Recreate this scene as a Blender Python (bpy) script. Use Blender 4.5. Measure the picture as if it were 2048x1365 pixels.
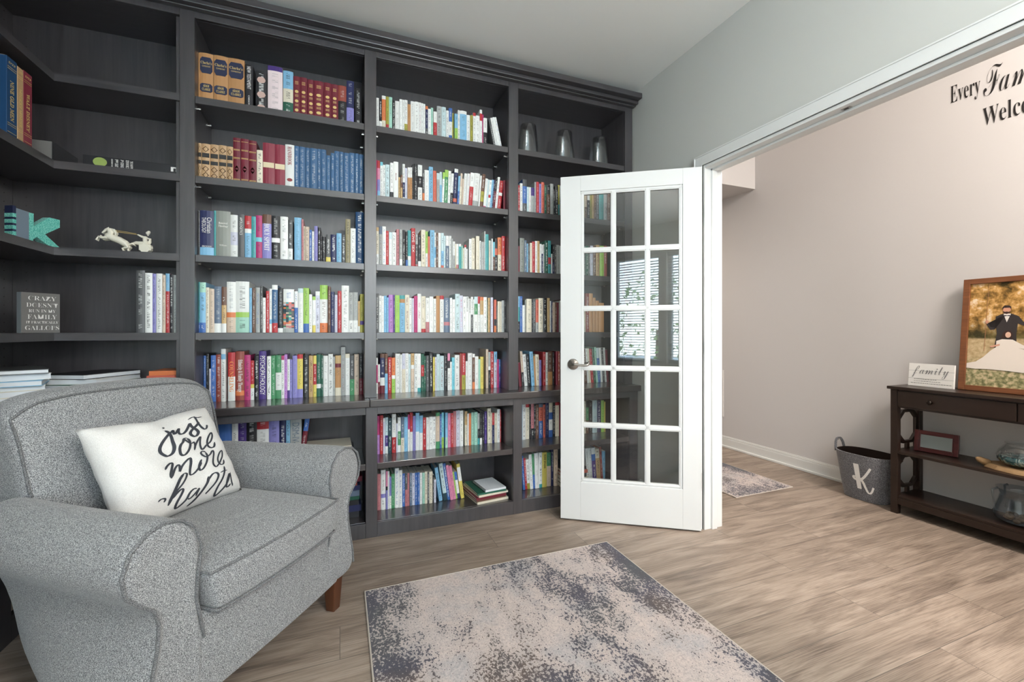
import bpy, bmesh, math, random
from mathutils import Vector, Matrix
PI = math.pi
SC = bpy.context.scene
COL = SC.collection
for o in list(bpy.data.objects):
    bpy.data.objects.remove(o)

# ------------------------------------------------------------------ camera, world, big lights
TH = math.radians(21.4)
cam = bpy.data.cameras.new('camera')
cam.sensor_width = 36.0
cam.lens = 36.0 * 878 / 2048
cam.shift_y = -20.5 / 2048
cam.clip_start = 0.03
camo = bpy.data.objects.new('camera', cam)
camo.location = (0, 0, 1.13)
camo.rotation_euler = (PI / 2, 0, -TH)
COL.objects.link(camo)
SC.camera = camo
SC.view_settings.view_transform = 'Standard'
SC.view_settings.look = 'None'
SC.view_settings.gamma = 1
SC.view_settings.use_curve_mapping = False
SC.view_settings.exposure = 0.14
SC.cycles.max_bounces = 8
SC.cycles.diffuse_bounces = 4
SC.cycles.glossy_bounces = 4
SC.cycles.transmission_bounces = 6
SC.cycles.transparent_max_bounces = 16
SC.cycles.caustics_reflective = False
SC.cycles.caustics_refractive = False
SC.cycles.sample_clamp_indirect = 6
SC.cycles.use_denoising = True
SC.cycles.use_adaptive_sampling = True
SC.cycles.adaptive_threshold = 0.02

w = bpy.data.worlds.new('sky'); SC.world = w; w.use_nodes = True
nt = w.node_tree; nt.nodes.clear()
wo = nt.nodes.new('ShaderNodeOutputWorld'); wb = nt.nodes.new('ShaderNodeBackground')
tc = nt.nodes.new('ShaderNodeTexCoord'); sp = nt.nodes.new('ShaderNodeSeparateXYZ'); cr = nt.nodes.new('ShaderNodeValToRGB')
nt.links.new(tc.outputs['Generated'], sp.inputs[0]); nt.links.new(sp.outputs['Z'], cr.inputs[0])
cr.color_ramp.elements[0].position = 0.0; cr.color_ramp.elements[0].color = (0.92, 0.97, 1.0, 1)
cr.color_ramp.elements[1].position = 0.7; cr.color_ramp.elements[1].color = (0.45, 0.68, 1.0, 1)
nt.links.new(cr.outputs[0], wb.inputs[0]); nt.links.new(wb.outputs[0], wo.inputs[0])
wb.inputs[1].default_value = 15.5

def area(name, loc, target, sx, sy, power, color=(1, 1, 1), portal=False, spread=PI):
    L = bpy.data.lights.new(name, 'AREA'); L.shape = 'RECTANGLE'; L.size = sx; L.size_y = sy
    L.energy = power; L.color = color; L.spread = spread
    if portal: L.cycles.is_portal = True
    o = bpy.data.objects.new(name, L); COL.objects.link(o)
    o.location = loc
    d = Vector(target) - Vector(loc)
    o.rotation_euler = d.to_track_quat('-Z', 'Y').to_euler()
    return o
WIN = [(-1.28, -0.44), (-0.32, 0.52), (0.64, 1.48)]       # windows in the wall behind the camera (x0, x1)
WZ = (0.62, 2.34); WY = -2.0
for x0, x1 in WIN:
    area('window_portal', ((x0 + x1) / 2, WY - 0.13, (WZ[0] + WZ[1]) / 2), ((x0 + x1) / 2, 0, (WZ[0] + WZ[1]) / 2), x1 - x0, WZ[1] - WZ[0], 1, portal=True)
# added fill lamp without fixture, brightening the study; ceiling lights of foyer and hall
def fill_lamp(name, loc, r, power, color):
    L = bpy.data.lights.new(name, 'POINT'); L.energy = power; L.color = color; L.shadow_soft_size = r
    o = bpy.data.objects.new(name, L); COL.objects.link(o); o.location = loc
fill_lamp('study_fill_light', (0.95, -1.0, 2.25), 0.16, 125, (1.0, 0.985, 0.96))  # unseen fill added to lift the study ceiling and walls
area('foyer_ceiling_light', (2.65, -0.6, 3.25), (2.9, 0.9, 0), 0.7, 0.7, 118, (1.0, 0.915, 0.845))
area('hall_ceiling_light', (2.7, 4.2, 2.36), (2.7, 4.2, 0), 0.4, 0.4, 14, (1.0, 0.85, 0.70))

# ------------------------------------------------------------------ materials
def lin(c):
    return tuple(((x / 255) / 12.92 if x / 255 <= 0.04045 else ((x / 255 + 0.055) / 1.055) ** 2.4) for x in c) + (1.0,)
def newmat(name):
    m = bpy.data.materials.new(name); m.use_nodes = True
    n = m.node_tree.nodes; b = n['Principled BSDF']
    return m, n, m.node_tree.links, b
def plain(name, c, rough=0.5, metal=0.0, spec=0.5, coat=0.0):
    m, n, l, b = newmat(name)
    b.inputs['Base Color'].default_value = lin(c); b.inputs['Roughness'].default_value = rough
    b.inputs['Metallic'].default_value = metal; b.inputs['Specular IOR Level'].default_value = spec
    b.inputs['Coat Weight'].default_value = coat; b.inputs['Coat Roughness'].default_value = 0.1
    return m
def N(n, t, **k):
    x = n.new(t)
    for a, v in k.items():
        if a == 'ins':
            for i, vv in v.items(): x.inputs[i].default_value = vv
        else: setattr(x, a, v)
    return x
def mapping(n, l, scale=(1, 1, 1), rot=(0, 0, 0), coord='Object'):
    t = n.new('ShaderNodeTexCoord'); m = n.new('ShaderNodeMapping')
    m.inputs['Scale'].default_value = scale; m.inputs['Rotation'].default_value = rot
    l.new(t.outputs[coord], m.inputs[0]); return m.outputs[0]
def ramp(n, l, src, stops):
    r = n.new('ShaderNodeValToRGB'); e = r.color_ramp.elements
    while len(e) < len(stops): e.new(0.5)
    for i, (p, c) in enumerate(stops):
        e[i].position = p; e[i].color = c if len(c) == 4 else lin(c)
    l.new(src, r.inputs[0]); return r.outputs[0]
def mix(n, l, a, b, f, mode='MIX'):
    x = n.new('ShaderNodeMix'); x.data_type = 'RGBA'; x.blend_type = mode
    for s, v in ((0, f), (6, a), (7, b)):
        if isinstance(v, (int, float)): x.inputs[s].default_value = v
        elif isinstance(v, tuple): x.inputs[s].default_value = v
        else: l.new(v, x.inputs[s])
    return x.outputs[2]
def bump(n, l, b, h, strength=0.2, dist=0.002):
    x = n.new('ShaderNodeBump'); x.inputs['Strength'].default_value = strength; x.inputs['Distance'].default_value = dist
    l.new(h, x.inputs['Height']); l.new(x.outputs[0], b.inputs['Normal'])

def wall_mat(name, c):
    m, n, l, b = newmat(name)
    v = mapping(n, l, (60, 60, 60)); no = N(n, 'ShaderNodeTexNoise', ins={'Scale': 4.0, 'Detail': 3.0}); l.new(v, no.inputs[0])
    b.inputs['Base Color'].default_value = lin(c); b.inputs['Roughness'].default_value = 0.75
    b.inputs['Specular IOR Level'].default_value = 0.25
    bump(n, l, b, no.outputs[0], 0.06, 0.001); return m
M = {}
M['wall'] = wall_mat('study wall paint', (200, 201, 196))
M['ceiling'] = wall_mat('ceiling paint', (246, 245, 240))
M['foyer'] = wall_mat('foyer wall paint', (208, 205, 204))
M['trim'] = plain('white semi gloss trim', (224, 225, 223), 0.35)
M['door'] = plain('white door paint', (218, 219, 218), 0.38)

def wood(name, c1, c2, axis=2, rough=0.34, k=1.0, spec=0.5):
    m, n, l, b = newmat(name)
    s = [14 * k, 14 * k, 14 * k]; s[axis] = 0.9 * k
    v = mapping(n, l, tuple(s)); no = N(n, 'ShaderNodeTexNoise', ins={'Scale': 3.0, 'Detail': 6.0, 'Roughness': 0.65, 'Distortion': 0.4}); l.new(v, no.inputs[0])
    v2 = mapping(n, l, (1.3, 1.3, 1.1)); n2 = N(n, 'ShaderNodeTexNoise', ins={'Scale': 2.2, 'Detail': 2.0}); l.new(v2, n2.inputs[0])
    c = ramp(n, l, no.outputs[0], [(0.3, c1), (0.7, c2)])
    cc = mix(n, l, c, lin(tuple(min(255, x + d) for x, d in zip(c2, (14, 6, 2)))), 0.0)
    mm = N(n, 'ShaderNodeMath', operation='MULTIPLY', ins={1: 0.55}); l.new(n2.outputs[0], mm.inputs[0])
    cc = mix(n, l, c, lin(tuple(min(255, x + d) for x, d in zip(c2, (16, 7, 3)))), mm.outputs[0])
    l.new(cc, b.inputs['Base Color']); b.inputs['Roughness'].default_value = rough; b.inputs['Specular IOR Level'].default_value = spec
    r = N(n, 'ShaderNodeMapRange', ins={3: rough - 0.06, 4: rough + 0.1}); l.new(no.outputs[0], r.inputs[0]); l.new(r.outputs[0], b.inputs['Roughness'])
    bump(n, l, b, no.outputs[0], 0.08, 0.0008)
    if 'espresso' in name: b.inputs['Coat Weight'].default_value = 0.6; b.inputs['Coat Roughness'].default_value = 0.3
    return m
M['esp_v'] = wood('espresso wood upright grain', (40, 42, 47), (67, 67, 71), 2, 0.36)
M['esp_x'] = wood('espresso wood long grain', (40, 42, 47), (67, 67, 71), 0, 0.34)
M['esp_y'] = wood('espresso wood deep grain', (40, 42, 47), (67, 67, 71), 1, 0.34)
M['esp_top'] = wood('espresso wood polished shelf', (40, 40, 43), (58, 56, 58), 0, 0.17, 1.0, 0.8)
M['console'] = wood('dark walnut console wood', (24, 17, 14), (40, 29, 23), 1, 0.33)
M['leg_wood'] = wood('brown stained leg wood', (58, 34, 22), (92, 56, 36), 2, 0.35)
M['frame_wood'] = wood('walnut picture frame wood', (84, 50, 30), (128, 80, 48), 1, 0.4, 1.5)
M['mahogany'] = wood('red mahogany frame wood', (58, 20, 22), (92, 36, 36), 1, 0.3, 1.5)
M['driftwood'] = wood('pale driftwood', (120, 92, 62), (176, 146, 106), 1, 0.7, 3)

def floor_mat():
    m, n, l, b = newmat('vinyl plank floor')
    v = mapping(n, l, (1, 1, 1))
    br = N(n, 'ShaderNodeTexBrick', offset=0.37, offset_frequency=2, squash=1.0)
    for i, x in {'Scale': 1.0, 'Mortar Size': 0.0012, 'Mortar Smooth': 0.1, 'Brick Width': 1.22, 'Row Height': 0.18, 'Bias': 0.0}.items(): br.inputs[i].default_value = x
    br.inputs['Color1'].default_value = (0, 0, 0, 1); br.inputs['Color2'].default_value = (1, 1, 1, 1); br.inputs['Mortar'].default_value = (0.5, 0.5, 0.5, 1)
    l.new(v, br.inputs[0])
    # per plank shift of the grain
    ad = N(n, 'ShaderNodeVectorMath', operation='MULTIPLY_ADD'); ad.inputs[1].default_value = (1.6, 11.0, 1); l.new(v, ad.inputs[0])
    sc = N(n, 'ShaderNodeVectorMath', operation='SCALE'); sc.inputs[3].default_value = 17.0; l.new(br.outputs[0], sc.inputs[0]); l.new(sc.outputs[0], ad.inputs[2])
    g = N(n, 'ShaderNodeTexNoise', ins={'Scale': 1.3, 'Detail': 7.0, 'Roughness': 0.62, 'Distortion': 0.9}); l.new(ad.outputs[0], g.inputs[0])
    ad2 = N(n, 'ShaderNodeVectorMath', operation='MULTIPLY'); ad2.inputs[1].default_value = (3.0, 30.0, 1); l.new(ad.outputs[0], ad2.inputs[0])
    g2 = N(n, 'ShaderNodeTexNoise', ins={'Scale': 1.2, 'Detail': 4.0, 'Roughness': 0.6}); l.new(ad2.outputs[0], g2.inputs[0])
    c = ramp(n, l, g.outputs[0], [(0.30, (80, 69, 62)), (0.45, (130, 116, 105)), (0.58, (163, 148, 135)), (0.76, (188, 174, 162))])
    c = mix(n, l, c, ramp(n, l, g2.outputs[0], [(0.32, (88, 74, 64)), (0.62, (196, 178, 162))]), 0.4)
    t = ramp(n, l, br.outputs[0], [(0.0, (216, 212, 208)), (1.0, (244, 242, 240))])
    c = mix(n, l, c, t, 0.55, 'MULTIPLY')
    c = mix(n, l, c, (0.12, 0.10, 0.085, 1), br.outputs[1])
    l.new(c, b.inputs['Base Color'])
    b.inputs['Roughness'].default_value = 0.42; b.inputs['Specular IOR Level'].default_value = 0.4
    bump(n, l, b, g2.outputs[0], 0.1, 0.0006)
    return m
M['floor'] = floor_mat()

def rug_mat():
    m, n, l, b = newmat('distressed rug pile')
    v = mapping(n, l, (1, 1, 1))
    def noise(s, d=5.0, r=0.6, scale=(1, 1, 1), off=(0, 0, 0)):
        mp = n.new('ShaderNodeMapping'); mp.inputs['Scale'].default_value = scale; mp.inputs['Location'].default_value = off
        l.new(v, mp.inputs[0]); x = N(n, 'ShaderNodeTexNoise', ins={'Scale': s, 'Detail': d, 'Roughness': r}); l.new(mp.outputs[0], x.inputs[0]); return x.outputs[0]
    big = noise(2.3, 3.0, 0.5, (1.5, 0.62, 1), (3.1, 1.7, 0))
    fine = noise(100, 4.0, 0.75, (1.0, 0.8, 1))
    mid = noise(13, 4.0, 0.62, (1.4, 0.7, 1), (5, 2, 0))
    a = N(n, 'ShaderNodeMath', operation='MULTIPLY_ADD', ins={1: 0.85}); l.new(big, a.inputs[0])
    b1 = N(n, 'ShaderNodeMath', operation='MULTIPLY_ADD', ins={1: 0.55}); l.new(mid, b1.inputs[0])
    f1 = N(n, 'ShaderNodeMath', operation='MULTIPLY', ins={1: 1.35}); l.new(fine, f1.inputs[0]); l.new(f1.outputs[0], b1.inputs[2]); l.new(b1.outputs[0], a.inputs[2])
    sx = n.new('ShaderNodeSeparateXYZ'); l.new(v, sx.inputs[0])
    e1 = N(n, 'ShaderNodeMapRange', ins={1: 0.42, 2: 0.12, 3: 0.0, 4: 0.085}); l.new(sx.outputs[0], e1.inputs[0])
    e2 = N(n, 'ShaderNodeMapRange', ins={1: 1.10, 2: 1.30, 3: 0.0, 4: 0.075}); l.new(sx.outputs[0], e2.inputs[0])
    s1 = N(n, 'ShaderNodeMath', operation='ADD'); l.new(e1.outputs[0], s1.inputs[0]); l.new(e2.outputs[0], s1.inputs[1])
    s2 = N(n, 'ShaderNodeMath', operation='ADD'); l.new(a.outputs[0], s2.inputs[0]); l.new(s1.outputs[0], s2.inputs[1])
    mr = N(n, 'ShaderNodeMapRange', ins={1: 1.405, 2: 1.475, 4: 0.92}); l.new(s2.outputs[0], mr.inputs[0])
    base = ramp(n, l, noise(3.0, 4.0, 0.6, (1, 1, 1), (9, 4, 0)), [(0.38, (188, 176, 172)), (0.5, (206, 188, 180)), (0.62, (172, 168, 170))])
    base = mix(n, l, base, ramp(n, l, fine, [(0.35, (132, 126, 126)), (0.58, (222, 208, 200))]), 0.5)
    blue = ramp(n, l, noise(2.2, 2.0, 0.5, (1, 1, 1), (1, 8, 0)), [(0.38, (62, 72, 82)), (0.5, (52, 58, 88)), (0.62, (106, 84, 68)), (0.7, (70, 72, 78))])
    blue = mix(n, l, blue, (0.02, 0.023, 0.03, 1), mid)
    c = mix(n, l, base, blue, mr.outputs[0])
    l.new(c, b.inputs['Base Color']); b.inputs['Roughness'].default_value = 0.95; b.inputs['Specular IOR Level'].default_value = 0.1
    b.inputs['Sheen Weight'].default_value = 0.2
    bump(n, l, b, noise(240, 2.0, 0.7), 0.5, 0.003)
    return m
M['rug'] = rug_mat()
M['rug_edge'] = plain('pale rug binding', (196, 186, 176), 0.9, spec=0.1)

def fabric(name, dark, light, scale=520, mid=None, bumpy=0.45):
    m, n, l, b = newmat(name)
    v = mapping(n, l, (1, 1, 1))
    no = N(n, 'ShaderNodeTexNoise', ins={'Scale': scale, 'Detail': 2.0, 'Roughness': 0.75}); l.new(v, no.inputs[0])
    w1 = N(n, 'ShaderNodeTexWave', wave_type='BANDS', bands_direction='Z', ins={'Scale': scale * 0.42, 'Distortion': 3.5, 'Detail': 1.0}); l.new(v, w1.inputs[0])
    w2 = N(n, 'ShaderNodeTexWave', wave_type='BANDS', bands_direction='DIAGONAL', ins={'Scale': scale * 0.3, 'Distortion': 3.5, 'Detail': 1.0}); l.new(v, w2.inputs[0])
    ww = mix(n, l, w1.outputs[0], w2.outputs[0], 0.5)
    c = ramp(n, l, no.outputs[0], [(0.36, dark), (0.5, mid or tuple((a + b_) // 2 for a, b_ in zip(dark, light))), (0.64, light)])
    c = mix(n, l, c, ww, 0.16, 'OVERLAY')
    l.new(c, b.inputs['Base Color']); b.inputs['Roughness'].default_value = 0.92; b.inputs['Specular IOR Level'].default_value = 0.15
    b.inputs['Sheen Weight'].default_value = 0.25; b.inputs['Sheen Roughness'].default_value = 0.5
    bump(n, l, b, mix(n, l, no.outputs[0], ww, 0.4), bumpy, 0.0015)
    return m
M['tweed'] = fabric('grey tweed upholstery', (64, 65, 67), (198, 198, 197), 470, (133, 134, 136))
M['welt'] = fabric('grey tweed welt', (62, 63, 65), (150, 150, 150), 520, (100, 101, 103))
M['linen'] = fabric('off white linen', (204, 200, 196), (234, 232, 228), 700, (222, 219, 215), 0.2)
M['felt'] = fabric('grey felt', (70, 70, 74), (146, 146, 150), 260, (104, 104, 108), 0.3)
M['ink'] = plain('charcoal fabric ink', (62, 64, 70), 0.85, spec=0.1)
M['black_ink'] = plain('black vinyl lettering', (26, 22, 22), 0.5)
M['white_ink'] = plain('white print', (236, 234, 230), 0.7)
M['gold'] = plain('gold foil print', (214, 186, 120), 0.5, 0.2)
M['nickel'] = plain('satin nickel', (176, 170, 164), 0.28, 1.0)
M['dark_metal'] = plain('dark bronze metal', (60, 54, 50), 0.3, 1.0)
M['ivory'] = plain('ivory resin', (228, 222, 206), 0.55)
M['paper'] = plain('cream paper', (222, 216, 202), 0.85, spec=0.2)
M['white_paper'] = plain('white paper', (226, 230, 234), 0.7, spec=0.3)
M['grey_board'] = plain('grey painted board', (112, 110, 108), 0.7)
M['grey_side'] = plain('pale grey board edge', (150, 158, 162), 0.7)
M['teal_cloth'] = fabric('teal book cloth', (60, 150, 138), (150, 216, 204), 300, (96, 186, 172), 0.3)
M['slate'] = plain('slate blue cloth', (112, 126, 140), 0.7)
M['basket_in'] = plain('dark brown lining', (46, 36, 32), 0.95, spec=0.1)
M['vent'] = plain('white vent enamel', (220, 216, 212), 0.45)
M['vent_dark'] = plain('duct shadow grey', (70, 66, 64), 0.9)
M['blind'] = plain('white blind slat', (232, 232, 228), 0.5)
M['stone'] = wood('river stones', (70, 60, 50), (150, 132, 112), 2, 0.5, 4)
M['board'] = plain('whitewashed boards', (232, 230, 226), 0.7)
M['groove'] = plain('grey groove', (130, 130, 130), 0.8)
M['wirebound'] = plain('black wire', (30, 30, 32), 0.35, 0.8)

def glass_mat(name, tint=(1, 1, 1, 1), ior=1.5, rough=0.0, boost=1.0):
    m = bpy.data.materials.new(name); m.use_nodes = True; n = m.node_tree.nodes; l = m.node_tree.links; n.clear()
    o = n.new('ShaderNodeOutputMaterial'); t = n.new('ShaderNodeBsdfTransparent'); g = n.new('ShaderNodeBsdfGlossy'); x = n.new('ShaderNodeMixShader')
    lw = n.new('ShaderNodeLayerWeight'); lw.inputs[0].default_value = 0.5
    pw_ = N(n, 'ShaderNodeMath', operation='POWER', ins={1: 5.0}); l.new(lw.outputs['Facing'], pw_.inputs[0])
    r0 = ((ior - 1) / (ior + 1)) ** 2
    f = N(n, 'ShaderNodeMath', operation='MULTIPLY_ADD', ins={1: 1 - r0, 2: r0}); l.new(pw_.outputs[0], f.inputs[0])
    t.inputs[0].default_value = tint; g.inputs['Roughness'].default_value = rough; g.inputs[0].default_value = (1, 1, 1, 1)
    mm = N(n, 'ShaderNodeMath', operation='MULTIPLY', use_clamp=True, ins={1: boost}); l.new(f.outputs[0], mm.inputs[0])
    l.new(mm.outputs[0], x.inputs[0]); l.new(t.outputs[0], x.inputs[1]); l.new(g.outputs[0], x.inputs[2]); l.new(x.outputs[0], o.inputs[0])
    return m
M['pane'] = glass_mat('door pane glass', (0.86, 0.88, 0.87, 1), 1.5, 0.0, 1.9)
M['win_pane'] = glass_mat('window glass', (0.95, 0.97, 0.97, 1), 1.45)
M['clear'] = glass_mat('clear blown glass', (0.92, 0.93, 0.93, 1), 1.5, 0.03, 2.6)
M['smoke'] = glass_mat('blue grey glass', (0.66, 0.72, 0.77, 1), 1.5, 0.03, 2.2)
M['frame_glass'] = plain('framed print behind glass', (150, 158, 156), 0.04, 0.0, 1.0, 1.0)
def teal_glass():
    m, n, l, b = newmat('teal swirled glass')
    v = mapping(n, l, (1, 1, 1)); no = N(n, 'ShaderNodeTexNoise', ins={'Scale': 24.0, 'Detail': 3.0, 'Distortion': 1.5}); l.new(v, no.inputs[0])
    c = ramp(n, l, no.outputs[0], [(0.35, (10, 70, 84)), (0.5, (34, 130, 138)), (0.58, (196, 226, 222)), (0.66, (24, 100, 112))])
    l.new(c, b.inputs['Base Color']); b.inputs['Roughness'].default_value = 0.08; b.inputs['Transmission Weight'].default_value = 0.35; return m
M['teal_glass'] = teal_glass()

def book_mat():
    m, n, l, b = newmat('printed book covers')
    a = N(n, 'ShaderNodeAttribute', attribute_name='Col'); t = N(n, 'ShaderNodeAttribute', attribute_name='Txt')
    uv = N(n, 'ShaderNodeUVMap', uv_map='UVMap'); s = n.new('ShaderNodeSeparateXYZ'); l.new(uv.outputs[0], s.inputs[0])
    def fl(src, k, add=0.0):
        x = N(n, 'ShaderNodeMath', operation='MULTIPLY_ADD', ins={1: k, 2: add}); l.new(src, x.inputs[0])
        y = N(n, 'ShaderNodeMath', operation='FLOOR'); l.new(x.outputs[0], y.inputs[0]); return y.outputs[0]
    def wn(ax, ay):
        c = n.new('ShaderNodeCombineXYZ'); l.new(ax, c.inputs[0]); l.new(ay, c.inputs[1])
        x = N(n, 'ShaderNodeTexWhiteNoise', noise_dimensions='2D'); l.new(c.outputs[0], x.inputs[0]); return x.outputs[0]
    def gt(src, th, op='GREATER_THAN'):
        x = N(n, 'ShaderNodeMath', operation=op, ins={1: th}); l.new(src, x.inputs[0]); return x.outputs[0]
    def mul(p, q):
        x = N(n, 'ShaderNodeMath', operation='MULTIPLY'); l.new(p, x.inputs[0]); l.new(q, x.inputs[1]); return x.outputs[0]
    let = gt(wn(fl(s.outputs[0], 5.0), fl(s.outputs[1], 420.0)), 0.5)
    word = gt(wn(fl(s.outputs[0], 0.0), fl(s.outputs[1], 62.0)), 0.22)
    ab = N(n, 'ShaderNodeMath', operation='ABSOLUTE'); l.new(s.outputs[0], ab.inputs[0])
    mid = gt(ab.outputs[0], 0.2, 'LESS_THAN')
    f = mul(mul(let, word), mul(mid, t.outputs['Alpha']))
    f2 = N(n, 'ShaderNodeMath', operation='MULTIPLY', ins={1: 0.75}); l.new(f, f2.inputs[0])
    c = mix(n, l, a.outputs['Color'], t.outputs['Color'], f2.outputs[0])
    l.new(c, b.inputs['Base Color']); b.inputs['Roughness'].default_value = 0.42; b.inputs['Specular IOR Level'].default_value = 0.4
    return m
M['book'] = book_mat()
M['pages'] = plain('page block', (214, 207, 192), 0.9, spec=0.1)

# ------------------------------------------------------------------ mesh helpers
class MB:
    def __init__(s): s.v = []; s.f = []; s.col = []; s.txt = []; s.uv = []
    def add(s, vs, fs, col=None, txt=None, uvs=None):
        k = len(s.v); s.v += [tuple(v) for v in vs]
        for i, f in enumerate(fs):
            s.f.append(tuple(k + j for j in f)); s.col.append(col[i] if isinstance(col, list) else col)
            s.txt.append(txt[i] if isinstance(txt, list) else txt); s.uv.append(uvs[i] if uvs else None)
    def box(s, x0, y0, z0, x1, y1, z1, mat=None, col=None):
        vs = [(x0, y0, z0), (x1, y0, z0), (x1, y1, z0), (x0, y1, z0), (x0, y0, z1), (x1, y0, z1), (x1, y1, z1), (x0, y1, z1)]
        if mat: vs = [mat @ Vector(v) for v in vs]
        s.add(vs, [(0, 3, 2, 1), (4, 5, 6, 7), (0, 1, 5, 4), (1, 2, 6, 5), (2, 3, 7, 6), (3, 0, 4, 7)], col)
    def quad(s, a, b, c, d, col=None): s.add([a, b, c, d], [(0, 1, 2, 3)], col)
    def prism(s, pts, fn, d0, d1):
        """outline pts (2d) extruded: fn(u, v, depth) gives the point"""
        n = len(pts); vs = [fn(u, v, d0) for u, v in pts] + [fn(u, v, d1) for u, v in pts]
        s.add(vs, [tuple(range(n))[::-1], tuple(range(n, 2 * n))] + [(i, (i + 1) % n, n + (i + 1) % n, n + i) for i in range(n)])
    def tube(s, pts, r, seg=8, cap=True, closed=False):
        pts = [Vector(p) for p in pts]; n = len(pts); rr = r if isinstance(r, list) else [r] * n
        k = len(s.v); up = None; rings = []
        for i, p in enumerate(pts):
            if closed: t = pts[(i + 1) % n] - pts[i - 1]
            else: t = pts[min(i + 1, n - 1)] - pts[max(i - 1, 0)]
            t = t.normalized() if t.length > 1e-9 else Vector((0, 0, 1))
            if up is None: up = t.orthogonal().normalized()
            up = (up - t * up.dot(t)); up = up.normalized() if up.length > 1e-6 else t.orthogonal().normalized()
            q = t.cross(up)
            rings.append([p + (up * math.cos(2 * PI * j / seg) + q * math.sin(2 * PI * j / seg)) * rr[i] for j in range(seg)])
        vs = [v for r_ in rings for v in r_]; fs = []
        for i in range(n if closed else n - 1):
            a = i * seg; b = ((i + 1) % n) * seg
            for j in range(seg): fs.append((a + j, a + (j + 1) % seg, b + (j + 1) % seg, b + j))
        if cap and not closed: fs.append(tuple(range(seg))[::-1]); fs.append(tuple((n - 1) * seg + j for j in range(seg)))
        s.add(vs, fs)
    def lathe(s, prof, c, seg=32, sx=1.0, sy=1.0):
        vs = []; fs = []; n = len(prof)
        for r, z in prof:
            for j in range(seg): vs.append((c[0] + r * sx * math.cos(2 * PI * j / seg), c[1] + r * sy * math.sin(2 * PI * j / seg), c[2] + z))
        for i in range(n - 1):
            for j in range(seg): fs.append((i * seg + j, i * seg + (j + 1) % seg, (i + 1) * seg + (j + 1) % seg, (i + 1) * seg + j))
        s.add(vs, fs)
    def ball(s, c, r, seg=12, rot=None):
        rx, ry, rz = r if isinstance(r, (tuple, list)) else (r, r, r); vs = []; fs = []; n = seg // 2
        for i in range(n + 1):
            a = PI * i / n
            for j in range(seg):
                b = 2 * PI * j / seg; v = Vector((rx * math.sin(a) * math.cos(b), ry * math.sin(a) * math.sin(b), rz * math.cos(a)))
                if rot: v = rot @ v
                vs.append(Vector(c) + v)
        for i in range(n):
            for j in range(seg): fs.append((i * seg + j, (i + 1) * seg + j, (i + 1) * seg + (j + 1) % seg, i * seg + (j + 1) % seg))
        s.add(vs, fs)
    def mesh(s, name, mat, smooth=False):
        me = bpy.data.meshes.new(name); me.from_pydata([tuple(v) for v in s.v], [], s.f)
        if any(c is not None for c in s.col):
            ca = me.color_attributes.new('Col', 'FLOAT_COLOR', 'CORNER'); ta = me.color_attributes.new('Txt', 'FLOAT_COLOR', 'CORNER'); uv = me.uv_layers.new(name='UVMap')
            A = []; B = []; U = []
            for f, c, t, u in zip(s.f, s.col, s.txt, s.uv):
                for j in range(len(f)):
                    A += c or (0.5, 0.5, 0.5, 1); B += t or (0, 0, 0, 0); U += u[j] if u else (9, 9)
            ca.data.foreach_set('color', A); ta.data.foreach_set('color', B); uv.data.foreach_set('uv', U)
        for m_ in (mat if isinstance(mat, list) else [mat]): me.materials.append(m_)
        me.polygons.foreach_set('use_smooth', [smooth] * len(me.polygons)); me.update()
        return me
    def build(s, name, mat, parent=None, smooth=False, bevel=0, weld=False, sub=0, loc=None):
        me = s.mesh(name, mat, smooth)
        if weld:
            bm = bmesh.new(); bm.from_mesh(me); bmesh.ops.remove_doubles(bm, verts=bm.verts, dist=1e-5); bmesh.ops.recalc_face_normals(bm, faces=bm.faces); bm.to_mesh(me); bm.free()
        o = bpy.data.objects.new(name, me); COL.objects.link(o)
        if bevel:
            b = o.modifiers.new('bevel', 'BEVEL'); b.width = bevel; b.segments = 2; b.limit_method = 'ANGLE'; b.angle_limit = 0.6
        if sub:
            q = o.modifiers.new('sub', 'SUBSURF'); q.levels = sub; q.render_levels = sub
        if loc: o.location = loc
        if parent: setpar(o, parent)
        return o
def setpar(o, p):
    o.parent = p; o.matrix_parent_inverse = pworld(p).inverted()
def pworld(p):
    m = Matrix.Translation(p.location) @ p.rotation_euler.to_matrix().to_4x4()
    return m
def tag(o, label, cat, group=None, kind=None):
    o['label'] = label; o['category'] = cat
    if group: o['group'] = group
    if kind: o['kind'] = kind
    return o
def thing(name, label, cat, loc, rz=0, group=None):
    o = bpy.data.objects.new(name, None); o.empty_display_size = 0.05; COL.objects.link(o)
    o.location = loc; o.rotation_euler = (0, 0, rz); tag(o, label, cat, group); return o
def struct(o, label=None, cat=None):
    o['kind'] = 'structure'
    if label: o['label'] = label; o['category'] = cat
    return o
def text_mesh(body, size, extrude=0.0004, offset=0.0, spacing=1.0, align='CENTER'):
    c = bpy.data.curves.new('lettering', 'FONT'); c.body = body; c.size = size; c.extrude = extrude; c.offset = offset
    c.space_character = spacing; c.align_x = align; c.align_y = 'CENTER'; c.resolution_u = 3
    o = bpy.data.objects.new('lettering', c); COL.objects.link(o)
    dg = bpy.context.evaluated_depsgraph_get(); me = bpy.data.meshes.new_from_object(o.evaluated_get(dg))
    bpy.data.objects.remove(o); return me
def serif(s): return ''.join(chr(0x1D400 + ord(c) - 65) if 'A' <= c <= 'Z' else chr(0x1D41A + ord(c) - 97) if 'a' <= c <= 'z' else c for c in s)
def script(s): return ''.join(chr(0x1D4D0 + ord(c) - 65) if 'A' <= c <= 'Z' else chr(0x1D4EA + ord(c) - 97) if 'a' <= c <= 'z' else c for c in s)
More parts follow.
